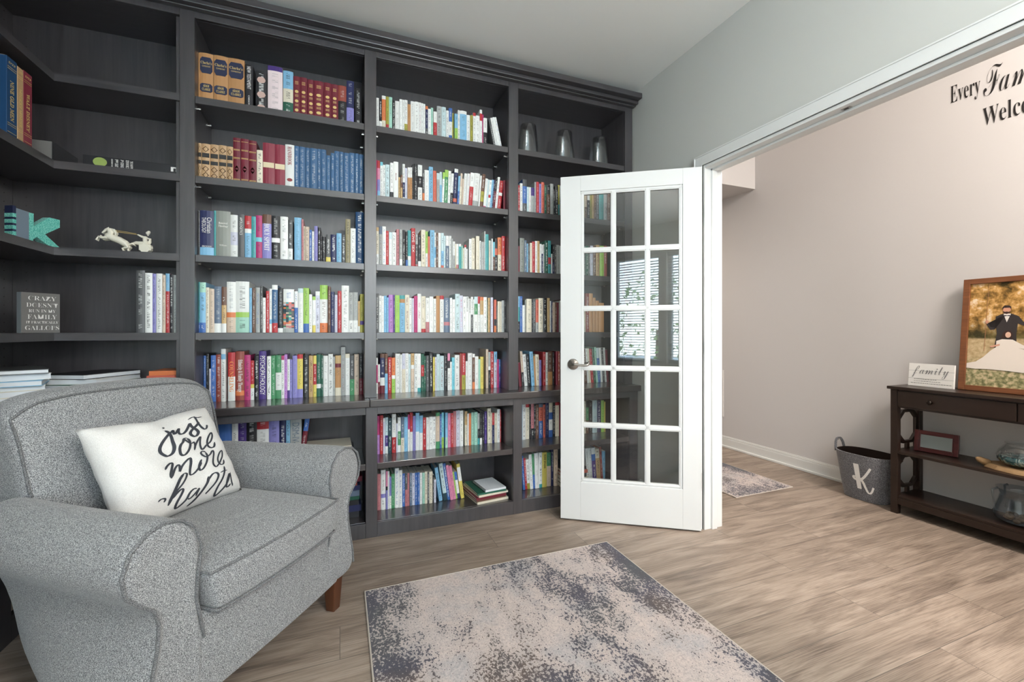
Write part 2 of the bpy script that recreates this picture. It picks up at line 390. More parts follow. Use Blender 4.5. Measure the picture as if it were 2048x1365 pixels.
def place_text(name, body, size, mat, origin, U, V, parent=None, fitw=None, fith=None, off=0.0, **k):
    """lettering lying in the plane of U (reading direction) and V (up), centred on origin"""
    me = text_mesh(body, size, offset=off, **k)
    xs = [v.co.x for v in me.vertices]; ys = [v.co.y for v in me.vertices]
    if not xs: return None
    W = max(xs) - min(xs); Hh = max(ys) - min(ys); cx = (max(xs) + min(xs)) / 2; cy = (max(ys) + min(ys)) / 2
    sx = fitw / W if fitw else 1.0; sy = fith / Hh if fith else (sx if fitw and not fith else 1.0)
    U = Vector(U).normalized(); V = Vector(V).normalized(); Nn = U.cross(V); O = Vector(origin)
    for v in me.vertices:
        v.co = O + U * ((v.co.x - cx) * sx) + V * ((v.co.y - cy) * sy) + Nn * (v.co.z + 0.0006)
    me.materials.append(mat); o = bpy.data.objects.new(name, me); COL.objects.link(o)
    if parent: setpar(o, parent)
    return o
# ------------------------------------------------------------------ the rooms
CZ = 2.80                      # study ceiling
def sbox(name, *b, mat=None, bevel=0):
    m = MB()
    for q in b: m.box(*q)
    return struct(m.build(name, mat, bevel=bevel))
sbox('floor', (-1.7, -2.15, -0.06, 3.6, 6.2, 0.0), mat=M['floor'])
sbox('ceiling', (-1.62, -2.15, CZ, 1.93, 3.02, CZ + 0.06), mat=M['ceiling'])
sbox('wall_bookcase_side', (-1.62, 2.90, 0, 2.05, 3.02, CZ), mat=M['wall'])
sbox('wall_left', (-1.62, -2.15, 0, -1.50, 2.90, CZ), mat=M['wall'])
# the wall behind the photographer, with three window openings
wm = MB(); xs = [-1.62] + [x for w_ in WIN for x in w_] + [3.6]
wm.box(-1.62, WY - 0.15, 0, 3.6, WY, WZ[0]); wm.box(-1.62, WY - 0.15, WZ[1], 3.6, WY, 3.5)
for i in range(0, len(xs), 2): wm.box(xs[i], WY - 0.15, WZ[0], xs[i + 1], WY, WZ[1])
struct(wm.build('wall_window_side', M['wall']))
# wall with the double door opening
DX0, DX1 = 1.930, 2.050
DY0, DY1, DZ = 0.34, 1.925, 2.062
sbox('wall_door_side', (DX0, DY1 + 0.012, 0, DX1, 2.90, CZ), (DX0, -2.0, 0, DX1, DY0 - 0.012, CZ), (DX0, DY0 - 0.012, DZ + 0.012, DX1, DY1 + 0.012, CZ), mat=M['wall'])
sbox('wall_foyer_upper', (DX0 + 0.002, -2.0, CZ + 0.001, DX1, 6.1, 3.5), (DX1 - 0.05, 3.02, 0, DX1, 6.1, CZ), mat=M['foyer'])
FX = 3.49
sbox('wall_foyer', (FX, -2.15, 0, FX + 0.11, 6.2, 3.5), mat=M['foyer'])
sbox('wall_hall_end', (2.0, 6.0, 0, FX, 6.12, 3.5), mat=M['foyer'])
sbox('ceiling_foyer', (1.93, -2.15, 3.5, 3.6, 6.2, 3.56), mat=M['ceiling'])
sbox('ceiling_hall', (DX1, 2.89, 2.41, FX, 6.0, 2.50), (DX1, 2.89, 2.50, FX, 2.99, 3.5), mat=M['foyer'])

# door frame: jambs, stop, casing
def casing(name, pts_y0, pts_y1, z0, z1, horiz=False):
    pass
jm = MB()
jm.box(DX0 - 0.006, DY1 - 0.008, 0, DX1 + 0.004, DY1 + 0.012, DZ + 0.012)
jm.box(DX0 - 0.006, DY0 - 0.012, 0, DX1 + 0.004, DY0 + 0.008, DZ + 0.012)
jm.box(DX0 - 0.006, DY0 + 0.008, DZ - 0.008, DX1 + 0.004, DY1 - 0.008, DZ + 0.012)
jm.box(DX0 + 0.04, DY0 + 0.008, DZ - 0.020, DX0 + 0.075, DY1 - 0.008, DZ - 0.008)      # stops
jm.box(DX0 + 0.04, DY1 - 0.020, 0, DX0 + 0.075, DY1 - 0.008, DZ - 0.008)
jm.box(DX0 + 0.04, DY0 + 0.008, 0, DX0 + 0.075, DY0 + 0.020, DZ - 0.008)
struct(jm.build('trim_1', M['trim'], bevel=0.002))
def casing_boxes(m, xa, sgn):
    # stepped colonial profile, three layers
    for w0, w1, t in ((0.0, 0.060, 0.014), (0.0, 0.007, 0.017), (0.053, 0.060, 0.018)):
        x0, x1 = sorted((xa, xa - sgn * t))
        m.box(x0, DY1 + 0.004 + w0, 0, x1, DY1 + 0.004 + w1, DZ + 0.008 + w1)
        m.box(x0, DY0 - 0.004 - w1, 0, x1, DY0 - 0.004 - w0, DZ + 0.008 + w1)
        m.box(x0, DY0 - 0.004 - w0, DZ + 0.008 + w0, x1, DY1 + 0.004 + w0, DZ + 0.008 + w1)
c1 = MB(); casing_boxes(c1, DX0, 1); struct(c1.build('trim_2', M['trim'], bevel=0.0015))
c2 = MB(); casing_boxes(c2, DX1, -1); struct(c2.build('trim_3', M['trim'], bevel=0.0015))
# strike plate for the roller catch in the head jamb
sp_ = thing('strike_plate', 'small metal strike plate set in the white door head', 'strike plate', (1.97, 1.19, DZ - 0.010))
q = MB(); q.box(1.948, 1.172, DZ - 0.0095, 1.966, 1.208, DZ - 0.0082); q.build('plate', M['nickel'], sp_, bevel=0.0008)
q = MB(); q.box(1.953, 1.182, DZ - 0.0110, 1.961, 1.198, DZ - 0.0095); q.build('catch', M['dark_metal'], sp_)

def baseboard(name, a, b, side):
    """a, b = ends along y on plane x ; stepped profile with shoe moulding"""
    m = MB(); x, y0, y1 = a, b[0], b[1]
    for z0, z1, t in ((0, 0.085, 0.013), (0.085, 0.100, 0.010), (0.100, 0.108, 0.006), (0, 0.018, 0.026)):
        x0, x1 = sorted((x, x + side * t)); m.box(x0, y0, z0, x1, y1, z1)
    return struct(m.build(name, M['trim'], bevel=0.003))
baseboard('baseboard_foyer', FX, (-2.0, 6.0), -1)
baseboard('baseboard_door_side', DX0, (2.0, 2.50), -1)
baseboard('baseboard_door_side_near', DX0, (-2.0, 0.27), -1)

# windows behind the photographer (seen mirrored in the door panes)
for i, (x0, x1) in enumerate(WIN):
    wn = struct(thing('window_%d' % (i + 1), 'white double hung window behind the photographer', 'window', ((x0 + x1) / 2, WY - 0.08, WZ[0])))
    m = MB(); z0, z1 = WZ; t = 0.05; zm = (z0 + z1) / 2
    for y0, y1 in ((WY - 0.11, WY - 0.06),):
        m.box(x0, y0, z0, x0 + t, y1, z1); m.box(x1 - t, y0, z0, x1, y1, z1); m.box(x0 + t, y0, z0, x1 - t, y1, z0 + t); m.box(x0 + t, y0, z1 - t, x1 - t, y1, z1)
        m.box(x0 + t, y0, zm - 0.025, x1 - t, y1, zm + 0.025)
    m.box(x0 - 0.07, WY + 0.001, z0 - 0.07, x0, WY + 0.018, z1 + 0.07); m.box(x1, WY + 0.001, z0 - 0.07, x1 + 0.059, WY + 0.018, z1 + 0.07)
    m.box(x0, WY + 0.001, z1, x1, WY + 0.018, z1 + 0.07); m.box(x0, WY + 0.001, z0 - 0.07, x1, WY + 0.018, z0)
    m.build('frame', M['trim'], wn)
    g = MB(); g.box(x0 + t, WY - 0.087, z0 + t, x1 - t, WY - 0.083, zm - 0.026); g.box(x0 + t, WY - 0.087, zm + 0.026, x1 - t, WY - 0.083, z1 - t); g.build('glass', M['win_pane'], wn)
    bl = thing('window_blind', ('white slatted blind on the window left of the photographer', 'white slatted blind on the middle window behind the photographer', 'white slatted blind on the window right of the photographer')[i], 'blind', ((x0 + x1) / 2, WY - 0.03, z1), 0, 'blinds on the study windows')
    m = MB(); m.box(x0 + 0.006, WY - 0.052, z1 - 0.045, x1 - 0.006, WY - 0.008, z1 - 0.002); m.build('headrail', M['blind'], bl)
    m = MB(); k = int((z1 - z0 - 0.06) / 0.043)
    for j in range(k):
        z = z0 + 0.02 + j * 0.043
        m.add([(x0 + 0.008, WY - 0.052, z - 0.006), (x1 - 0.008, WY - 0.052, z - 0.006), (x1 - 0.008, WY - 0.008, z + 0.006), (x0 + 0.008, WY - 0.008, z + 0.006)], [(0, 1, 2, 3)])
    m.build('slats', M['blind'], bl)
# outside: shrubs, and unseen ground made pale to bounce light onto the ceiling
M['bounce_ground'] = plain('pale bounce ground', (206, 202, 194), 0.95)
lw = MB(); lw.box(-12, -20, -0.5, 14, -2.3, -0.4); o = lw.build('ground_outside', M['bounce_ground']); struct(o)
rl = random.Random(3); M['leaf'] = plain('shrub leaves', (150, 184, 112), 0.6)
for i, (x, y, r_, lb) in enumerate([(-2.2, -5.2, 1.15, 'round green shrub outside, left of the windows'), (0.4, -6.6, 1.15, 'tall green shrub outside the middle window'), (3.0, -5.4, 1.0, 'small green shrub outside, right of the windows')]):
    sb = thing('shrub', lb, 'shrub', (x, y, -0.4), 0, 'shrubs outside the windows')
    m = MB()
    for j in range(420):
        d = Vector((rl.gauss(0, 1), rl.gauss(0, 1), rl.gauss(0, 1))).normalized() * r_ * (0.75 + 0.3 * rl.random())
        p = Vector((x, y, r_ * 1.0)) + Vector((d.x, d.y, d.z * 1.2)); u = Vector((rl.gauss(0, 1), rl.gauss(0, 1), rl.gauss(0, 1))).normalized() * 0.07; v = u.orthogonal().normalized() * 0.04
        m.add([p - u, p - v, p + u, p + v], [(0, 1, 2, 3)])
    m.build('foliage', M['leaf'], sb)
    m = MB(); m.tube([(x, y, -0.4), (x, y, r_)], [0.06, 0.03]); m.build('trunk', M['leg_wood'], sb)

# ------------------------------------------------------------------ built-in bookcase
SHZ = (2.285, 1.893, 1.505, 1.120)      # shelf tops
ST = 0.035
UY, BY = 2.57, 2.87                       # upper front, back
LY = 2.51                                 # base cabinet front
CT = 0.755
UX = -1.185                               # front of the left wing, uppers
LXW = -1.11                               # front of the left wing, base
XB = -1.48                                # back of the left wing
E = M['esp_v']; EX = M['esp_x']; EYm = M['esp_y']; ET = M['esp_top']
def bpart(name, mat, parent, *bx, bevel=0.0012):
    m = MB()
    for b_ in bx: m.box(*b_)
    return m.build(name, mat, parent, bevel=bevel)
g = 0.0006
def upper(label, sx0, ox0, ox1, sx1, last=False):
    """sx0..ox0 = left stile, ox0..ox1 = opening, ox1..sx1 = right stile"""
    t = thing('bookcase_unit', label, 'bookcase', ((ox0 + ox1) / 2, UY, CT), 0, 'open shelf units above the countertop')
    zt = 2.70
    bpart('back_panel', E, t, (sx0 + g, BY, CT + g, sx1 - g, BY + 0.018, zt))
    bpart('side_panel', E, t, (ox0 - 0.019, UY + 0.02, CT + g, ox0, BY - g, 2.665))
    bpart('side_panel', E, t, (ox1, UY + 0.02, CT + g, ox1 + 0.019, BY - g, 2.665))
    bpart('top_panel', EX, t, (ox0, UY + 0.02, 2.665, ox1, BY - g, 2.683))
    fr = [(sx0 + g, UY, CT + g, ox0, UY + 0.019, zt), (ox0, UY, 2.665, ox1, UY + 0.019, zt)]
    if last: fr.append((ox1, UY, CT + g, sx1 - g, UY + 0.019, zt))
    bpart('face_frame', E, t, *fr)
    for z in SHZ:
        bpart('shelf', EX, t, (ox0 + 0.001, UY + 0.006, z - ST, ox1 - 0.001, BY - g, z))
    m = MB()
    for z in SHZ:
        for x in (ox0 + 0.006, ox1 - 0.006):
            for y in (UY + 0.06, BY - 0.05): m.tube([(x - 0.006, y, z - ST - 0.005), (x + 0.006, y, z - ST - 0.005)], 0.0035, 6); m.box(x - 0.005, y - 0.004, z - ST - 0.003, x + 0.005, y + 0.004, z - ST - g)
    m.build('shelf_pins', M['nickel'], t)
    return t
upper('dark espresso bookcase unit directly above the armchair, left of the middle unit', -0.725, -0.663, 0.127, 0.127 + g)
upper('dark espresso middle bookcase unit between the armchair side and the door side', 0.127, 0.190, 0.985, 0.985 + g)
upper('dark espresso bookcase unit with three upturned glasses on its top shelf', 0.985, 1.050, 1.856, 1.918, True)

# corner unit: L shaped shelves
def lbox(m, z0, z1, fy, fx, y1=2.10):
    m.box(XB + 0.002, fy, z0, -0.726, BY - g, z1); m.box(XB + 0.002, y1, z0, fx, fy, z1)
ct = thing('corner_bookcase_unit', 'dark corner bookcase unit with L shaped shelves behind the armchair', 'bookcase', (-1.2, 2.6, CT))
bpart('back_panel', E, ct, (-1.498, BY, CT + g, -0.726, BY + 0.018, 2.70))
bpart('back_panel', E, ct, (-1.498, 2.10, CT + g, XB, BY - g, 2.70))
bpart('side_panel', E, ct, (-0.744, UY + 0.02, CT + g, -0.7255, BY - g, 2.665))
m = MB(); lbox(m, 2.665, 2.683, UY + 0.02, UX - 0.02); m.build('top_panel', EX, ct)
bpart('face_frame', E, ct, (UX, UY, 2.665, -0.7255, UY + 0.019, 2.70), (UX - 0.019, 2.10, 2.665, UX, UY + 0.019, 2.70))
for z in SHZ:
    m = MB(); lbox(m, z - ST, z, UY + 0.006, UX - 0.006); m.build('shelf', EX, ct, weld=False)
m = MB()
for xx, yy, ax in ((XB, BY - 0.06, 0), (XB + 0.05, BY, 1)):
    for i in range(46):
        z = 0.80 + i * 0.041
        if ax == 0: m.tube([(XB - 0.001, yy, z), (XB + 0.0012, yy, z)], 0.0026, 6)
        else: m.tube([(xx, BY + 0.001, z), (xx, BY - 0.0012, z)], 0.0026, 6)
m.build('pin_holes', M['vent_dark'], ct)
# wing unit along the left wall, towards the camera
wt = thing('wing_bookcase_unit', 'dark bookcase unit on the left wall nearest the camera', 'bookcase', (UX, 1.6, CT))
bpart('back_panel', E, wt, (-1.498, 1.25, CT + g, XB, 2.0995, 2.70))
bpart('side_panel', E, wt, (XB + g, 2.04, CT + g, UX - 0.02, 2.0995, 2.665))
bpart('side_panel', E, wt, (XB + g, 1.25, CT + g, UX - 0.02, 1.269, 2.665))
bpart('top_panel', EYm, wt, (XB + g, 1.27, 2.665, UX - 0.02, 2.039, 2.683))
bpart('face_frame', E, wt, (UX - 0.019, 2.04, CT + g, UX, 2.0995, 2.665), (UX - 0.019, 1.25, CT + g, UX, 1.31, 2.665), (UX - 0.019, 1.25, 2.665, UX, 2.0995, 2.70))
for z in SHZ: bpart('shelf', EYm, wt, (XB + 0.002, 1.271, z - ST, UX - 0.006, 2.038, z))

# base cabinets
def base(label, sx0, ox0, ox1, sx1, mids, last=False):
    t = thing('base_cabinet', label, 'cabinet', ((ox0 + ox1) / 2, LY, 0), 0, 'open base cabinets under the countertop')
    zt = 0.7145
    bpart('back_panel', E, t, (sx0 + g, BY, 0, sx1 - g, BY + 0.018, zt))
    bpart('side_panel', E, t, (ox0 - 0.019, LY + 0.02, 0, ox0, BY - g, zt)); bpart('side_panel', E, t, (ox1, LY + 0.02, 0, ox1 + 0.019, BY - g, zt))
    fr = [(sx0 + g, LY, 0, ox0, LY + 0.019, zt), (ox0, LY, 0.672, ox1, LY + 0.019, zt), (ox0, LY, 0, ox1, LY + 0.019, 0.079)]
    if last: fr += [(ox1, LY, 0, sx1 - g, LY + 0.019, zt), (sx1 - 0.019, LY + 0.019, 0, sx1 - g, BY - g, zt)]
    bpart('face_frame', E, t, *fr)
    bpart('bottom_panel', ET, t, (ox0 + g, LY + 0.0195, 0.06, ox1 - g, BY - g, 0.080))
    for z in mids: bpart('shelf', ET, t, (ox0 + 0.001, LY + 0.006, z - 0.033, ox1 - 0.001, BY - g, z))
base('dark open base cabinet behind the armchair holding textbooks', -0.725, -0.663, 0.130, 0.130 + g, (0.402,))
base('dark middle base cabinet with two full rows of books', 0.130, 0.191, 0.992, 0.992 + g, (0.402,))
base('dark base cabinet behind the open glass door', 0.992, 1.051, 1.850, 1.918, (0.402,), True)
cb = thing('corner_base_cabinet', 'dark corner base cabinet hidden behind the armchair', 'cabinet', (-1.1, 2.5, 0))
bpart('back_panel', E, cb, (-1.498, BY, 0, -0.726, BY + 0.018, 0.7145)); bpart('back_panel', E, cb, (-1.498, 1.25, 0, XB, BY - g, 0.7145))
bpart('face_frame', E, cb, (LXW, LY, 0, -0.7255, LY + 0.019, 0.079), (LXW, LY, 0.672, -0.7255, LY + 0.019, 0.7145), (LXW - 0.019, 2.146, 0, LXW, LY + 0.019, 0.079),
      (LXW - 0.019, 2.146, 0.672, LXW, LY + 0.019, 0.7145), (LXW - 0.019, 2.085, 0, LXW, 2.146, 0.7145), (LXW - 0.019, 1.25, 0, LXW, 1.31, 0.7145), (LXW - 0.019, 1.31, 0, LXW, 2.085, 0.079), (LXW - 0.019, 1.31, 0.672, LXW, 2.085, 0.7145))
bpart('side_panel', E, cb, (XB + g, 1.25, 0, LXW - 0.02, 1.269, 0.7145)); bpart('side_panel', E, cb, (XB + g, 2.10, 0, LXW - 0.02, 2.119, 0.7145))
for z in (0.080, 0.402):
    m = MB(); m.box(XB + 0.002, 2.12, z - 0.03, LXW - 0.008 - (0.012 if z < 0.1 else 0), LY + 0.02, z); m.box(XB + 0.002, LY + 0.02, z - 0.03, -0.727, BY - g, z); m.box(XB + 0.002, 1.27, z - 0.03, LXW - 0.02, 2.098, z); m.build('shelf', ET, cb)
# countertop (two lengths with a seam) and crown
cm = MB(); cm.box(XB - 0.018, 2.482, CT - 0.04, 0.150, BY + 0.018, CT); cm.box(XB - 0.018, 1.25, CT - 0.04, LXW + 0.03, 2.482, CT)
tag(cm.build('countertop', ET, bevel=0.004), 'dark polished countertop length over the left base cabinets', 'countertop', 'lengths of bookcase countertop')
cm = MB(); cm.box(0.1506, 2.482, CT - 0.04, 1.927, BY + 0.018, CT)
tag(cm.build('countertop', ET, bevel=0.004), 'dark polished countertop length running behind the glass door', 'countertop', 'lengths of bookcase countertop')
cw = MB()
for z0, z1, p in ((2.7015, 2.722, 0.058), (2.722, 2.757, 0.100), (2.695, 2.7015, 0.030)):
    y0 = UY - p + 0.0; x1 = UX + p
    y0 = min(y0, UY - 0.001)
    cw.box(-1.498, y0, z0, 1.926, BY + 0.018, z1) if z0 > 2.70 else cw.box(x1 - p + 0.001, y0, z0, 1.926, UY - 0.0008, z1)
    if z0 > 2.70: cw.box(-1.498, 1.25, z0, x1, y0, z1)
tag(cw.build('crown_moulding', EX, bevel=0.003), 'dark stepped crown moulding along the bookcase top', 'crown moulding')
SHELVES=[
('L1',2.285,2.630,'-660,6.0,245,O,0,1;-630,59.0,251,O,0,3;-568,63.0,252,O,0,4;-500,73.0,253,O,0,5;-442,35.0,235,k,0,3;-386,53.0,214,k,0,5;-320,70.0,247,V1x,0,-6;-259,48.0,239,b4c7E,0,0;-218,34.0,222,R,0,5;-184,35.0,221,R,0,2;-148,35.0,218,R,0,5;-108,47.0,214,R,0,-5;-64,39.0,216,R,0,0;-27,36.0,213,R,0,-3;12,43.0,216,I4k,0,1;54,39.0,251,N6v,0,1;96,35.0,213,k,0,-6'),
('L2',1.893,2.630,'-656,13.0,181,T,0,-3;-631,36.0,182,T,0,-3;-596,37.0,186,T,0,5;-559,36.0,187,T,0,3;-526,27.0,183,T,0,-4;-497,34.0,236,R,0,4;-460,36.0,233,R,0,-4;-425,36.0,231,R,0,1;-392,28.0,185,c,0,-4;-350,56.0,228,H,0,-6;-298,51.0,231,H,0,4;-251,44.0,236,w,0,-3;-218,22.0,234,S,0,-3;-192,33.0,237,S,0,6;-164,22.0,235,S,0,4;-134,37.0,234,S,0,-3;-107,20.0,238,S,0,6;-84,27.0,236,S,0,0;-59,22.0,208,S,0,2;-38,19.0,222,S,0,-4;-16,26.0,239,S,0,5;8,21.0,238,S,0,2;34,30.0,237,S,0,6;64,30.0,241,S,0,5;89,20.0,239,S,0,-2;112,25.0,237,S,0,-2'),
('L3',1.505,2.630,'-659,6.0,230,G,0,-4;-626,60.0,232,N8b,0,-4;-591,8.0,235,q,0,-5m;-556,64.0,237,J,0,-2;-508,34.0,223,w4L7w,0,1;-476,29.0,227,G,0,-6;-446,31.0,224,r3w4b,0,2;-420,21.0,222,q,0,-2;-396,29.0,230,P5a6P,0,-2;-360,43.0,240,n2v,0,4;-318,39.0,236,k5w6k,0,0;-278,37.0,235,w,0,-2;-248,23.0,220,G7w,0,0;-212,35.0,237,b,0,2;-189,10.0,229,u,0,-5m;-181,8.0,194,c,0,6m;-166,21.0,190,s,0,-6;-150,13.0,177,B,0,3m;-136,13.0,169,w,0,4m;-122,17.0,197,v,0,-6;-106,15.0,193,k,0,3m;-96,7.0,159,k,0,-2m;-83,20.0,143,k,0,1m;-60,24.0,156,G8y,0,-6;-33,30.0,158,N,0,-5;-5,26.0,168,b,0,-4;19,22.0,162,G,0,5;42,26.0,251,K,0,-4;69,28.0,203,w,0,3;104,43.0,299,X,0,5'),
('L4',1.120,2.630,'-660,6.0,256,q8B,0,5;-644,26.0,254,m2b8B,0,-2;-624,15.0,229,c,0,-2;-606,21.0,223,s,0,0;-580,32.0,236,d8w,0,3;-552,21.0,234,n4t8w,0,-5;-522,40.0,262,w6o7s,0,3;-472,61.0,266,w6l7m,0,4;-434,13.0,233,b,0,4;-419,14.0,233,n,0,-6;-402,23.0,237,g,0,5;-383,10.0,246,G,0,-5m;-372,15.0,184,w,0,-2;-356,15.0,220,r,0,1;-342,13.0,233,w7b8w,0,5;-322,27.0,253,w1S8r,0,-2;-296,25.0,238,k9w,0,5;-256,53.0,233,w3f9g,0,1;-220,17.0,223,w4B,0,-2;-198,26.0,239,A1w,0,-2;-171,28.0,242,l8B,0,-4;-149,16.0,208,w,0,-5;-132,17.0,197,l1w8y,0,-4;-114,22.0,226,w1L,0,2;-83,40.0,262,l3w8o,0,6;-55,14.0,255,n,0,-4;-38,20.0,225,N,0,-5;-20,16.0,210,L,0,6;-2,20.0,232,r,0,0;28,39.0,263,w,0,-1;58,23.0,225,g7w,0,-3;82,25.0,227,g7w,0,1;101,12.0,178,t8w,0,4m;116,20.0,218,Y7V8Y,0,-1'),
('L5',0.755,2.720,'-657,10.0,245,B,0,-5;-647,14.0,254,k,0,5;-633,8.0,175,L,0,-6m;-620,23.0,245,B,0,0;-597,24.0,249,I,0,4;-574,21.0,279,w1b2w,0,-4;-538,33.0,259,r5w,0,3;-500,41.0,264,I8o9I,0,5;-464,29.0,244,P,0,2;-441,18.0,213,r6y7w,0,3;-420,22.0,240,k,0,-5;-392,35.0,264,V,0,-1;-361,20.0,235,w,0,-4;-341,22.0,238,e,0,4;-315,28.0,240,e4w8e,0,-2;-294,15.0,237,P1w,0,-1;-280,15.0,243,h,0,6;-266,13.0,216,w8V,0,4m;-254,13.0,215,v,0,6m;-234,24.0,236,v,0,-1;-208,29.0,242,r1y8v,0,0;-178,31.0,238,k,0,3;-152,22.0,234,t,0,0;-132,17.0,234,y2r7y,0,-3;-112,25.0,241,E7w8E,0,-1;-94,11.0,236,E,0,-4m;-76,25.0,232,w,0,-1;-50,25.0,241,w,0,6;-32,12.0,226,g,0,6m;-10,31.0,232,t2R3O8c,0,2;17,24.0,281,g,0,0;41,24.0,241,c1w,0,-2;66,25.0,232,G6e,0,-5;91,26.0,237,s,0,-3;115,22.0,238,k6R,0,3'),
('L6',0.402,2.660,'-556,63.0,258,B,0,4;-510,28.0,244,w,0,-2;-478,38.0,257,V,0,3;-435,48.0,256,k,0,3;-383,56.0,253,r2w,0,2;-330,50.0,246,v,0,2;-288,34.0,243,N,0,3;-262,19.0,242,b,0,-2;-224,56.0,253,g,0,2;-183,23.8,252,B3R,8,-3'),
('M1',2.285,2.630,'201,16.0,184,w,0,0m;218,15.0,182,k7w,0,3m;236,22.0,204,w1o7c,0,2;256,17.0,201,Y8r,0,-2m;274,20.0,205,m,0,5;292,15.0,187,k,0,2m;312,26.0,187,w,0,1;332,17.0,198,w9b,0,-6m;347,10.0,201,w,0,1m;361,18.0,201,w7Y,0,-3;380,18.0,202,G1O,0,2m;400,23.0,202,w,0,0;425,26.0,206,w,0,4;444,13.0,204,w,0,2m;457,12.0,203,w,0,4m;468,13.0,198,w,0,-2m;484,15.0,190,o1N7G,0,2m;500,18.0,177,w,0,3m;516,15.0,187,m,0,4m;534,21.0,165,w4r,0,-2m;560,30.0,205,g,0,4;588,26.0,205,A,0,4;610,17.0,187,w,0,2m;630,21.0,207,B4w8B,0,6;644,8.0,179,Y,0,5m;664,21.0,176,b5l,0,0m;680,13.0,201,w,0,0m;708,43.0,200,w1b9w,0,-4;742,22.0,184,w,0,4m;764,19.0,187,Y,0,5m;780,18.0,203,r1w,0,0m;802,25.0,190,w,0,2;823,16.0,231,w1r3w,0,3m;836,9.0,203,P,0,3m;850,25.0,181,w5k,0,-4;898,13.7,190,G,-12,3m;912,15.7,194,w,-12,1m;926,12.7,201,w,-12,2m;938,12.7,202,w,-12,-1m'),
('M2',1.893,2.630,'195,8.0,219,P,0,1m;207,16.0,217,r2p5v8b,0,3;223,16.0,211,a1w,0,2m;238,14.0,197,w,0,3m;256,23.0,198,A,0,-6;280,19.0,212,w8k,0,-4;304,27.0,223,w,0,-1;324,12.0,136,t,0,2m;336,11.0,149,n5t,0,-3m;349,14.0,217,w5N9w,0,2m;363,14.0,195,L,0,2m;378,15.0,198,w3O,0,-5m;392,12.0,202,w3O,0,0m;401,8.0,220,k,0,-3m;418,25.0,224,k,0,-5;443,26.0,222,w3k6w,0,-4;464,14.0,192,G7o,0,-2m;483,26.0,197,w,0,-4;508,25.0,220,b,0,-4;530,21.0,198,C,0,-6;552,18.0,189,A2g,0,0m;568,15.0,198,A4b,0,-1m;584,13.0,198,l2w,2,1m;602,23.0,215,l2e,2,1;620,16.0,210,w,2,-3m;640,20.0,200,w6k,3,5m;658,23.0,227,w1N8C9N,3,-6;680,15.0,188,b5B,3,-1m;692,13.0,205,s4c,3,-3m;705,12.0,174,s,3,-1m;718,17.0,207,w,3,-5m;740,20.0,212,w,3,4m;760,24.9,218,w4r,4,-2;790,36.9,217,w8g,4,-6;817,12.0,209,w,4,1m;832,20.9,218,n5Y8n,5,-5;853,17.9,195,w9P,5,1m;866,10.0,189,A,5,-2m;880,14.9,189,w5r6w,5,1m;895,13.9,194,b,5,5m;906,9.0,196,N,5,4m;916,14.9,200,k4R,6,-1m;933,15.9,216,w,6,4m;952,23.9,194,r4w5r,6,2m;978,13.0,198,R,0,-2m'),
('M3',1.505,2.630,'200,17.0,220,t1c7w,0,1;218,18.0,227,d2g,0,1;238,21.0,229,w,0,5;256,16.0,205,r,0,6m;273,18.0,197,A2w,0,1;294,23.0,198,w,0,-2;316,19.0,219,u,0,5;332,17.0,216,g8w,0,-6;349,18.0,215,k,0,-5;366,13.0,208,k8B,0,1m;382,20.0,217,q7w8A,0,1;403,24.0,231,r,0,-4;424,15.0,197,g3G9u,0,2m;442,19.0,195,k8w,0,5m;463,26.0,227,c,0,-1;483,14.0,219,l6w,0,-1m;496,13.0,190,C,0,-3m;516,27.0,229,b,0,-3;536,11.0,218,w4b7w,0,6m;546,12.0,215,n,0,-1m;562,17.0,218,w,0,6m;580,17.0,219,A5b9C,0,5m;592,11.0,202,A,0,1m;608,21.0,202,w3d,0,-3;628,15.0,205,w,0,6m;638,10.0,188,g,0,0m;650,14.0,171,w5g,0,-1m;660,6.0,157,c9y,0,-2m;674,18.0,159,w8u,0,6m;688,15.0,159,w1q,0,0m;700,10.0,149,m,0,-3m;710,9.0,135,c,0,0m;720,12.0,155,r1w,0,-5m;732,8.0,132,w,0,1m;754,19.0,195,w,0,-1m;772,20.0,201,c,0,-2m;802,23.0,217,c,0,3;819,10.0,189,w,0,4m;832,22.0,182,g,0,-6m;848,6.0,250,w,0,0m;861,22.0,232,q,0,-3;880,9.0,196,c,0,5m;889,10.0,194,g,0,3m;896,9.0,207,w,0,-3m;908,13.0,187,a5n,0,-3m;922,19.0,209,k3C5k,0,-4m;950,29.0,220,o5c,0,6;972,23.0,229,r,0,-2'),
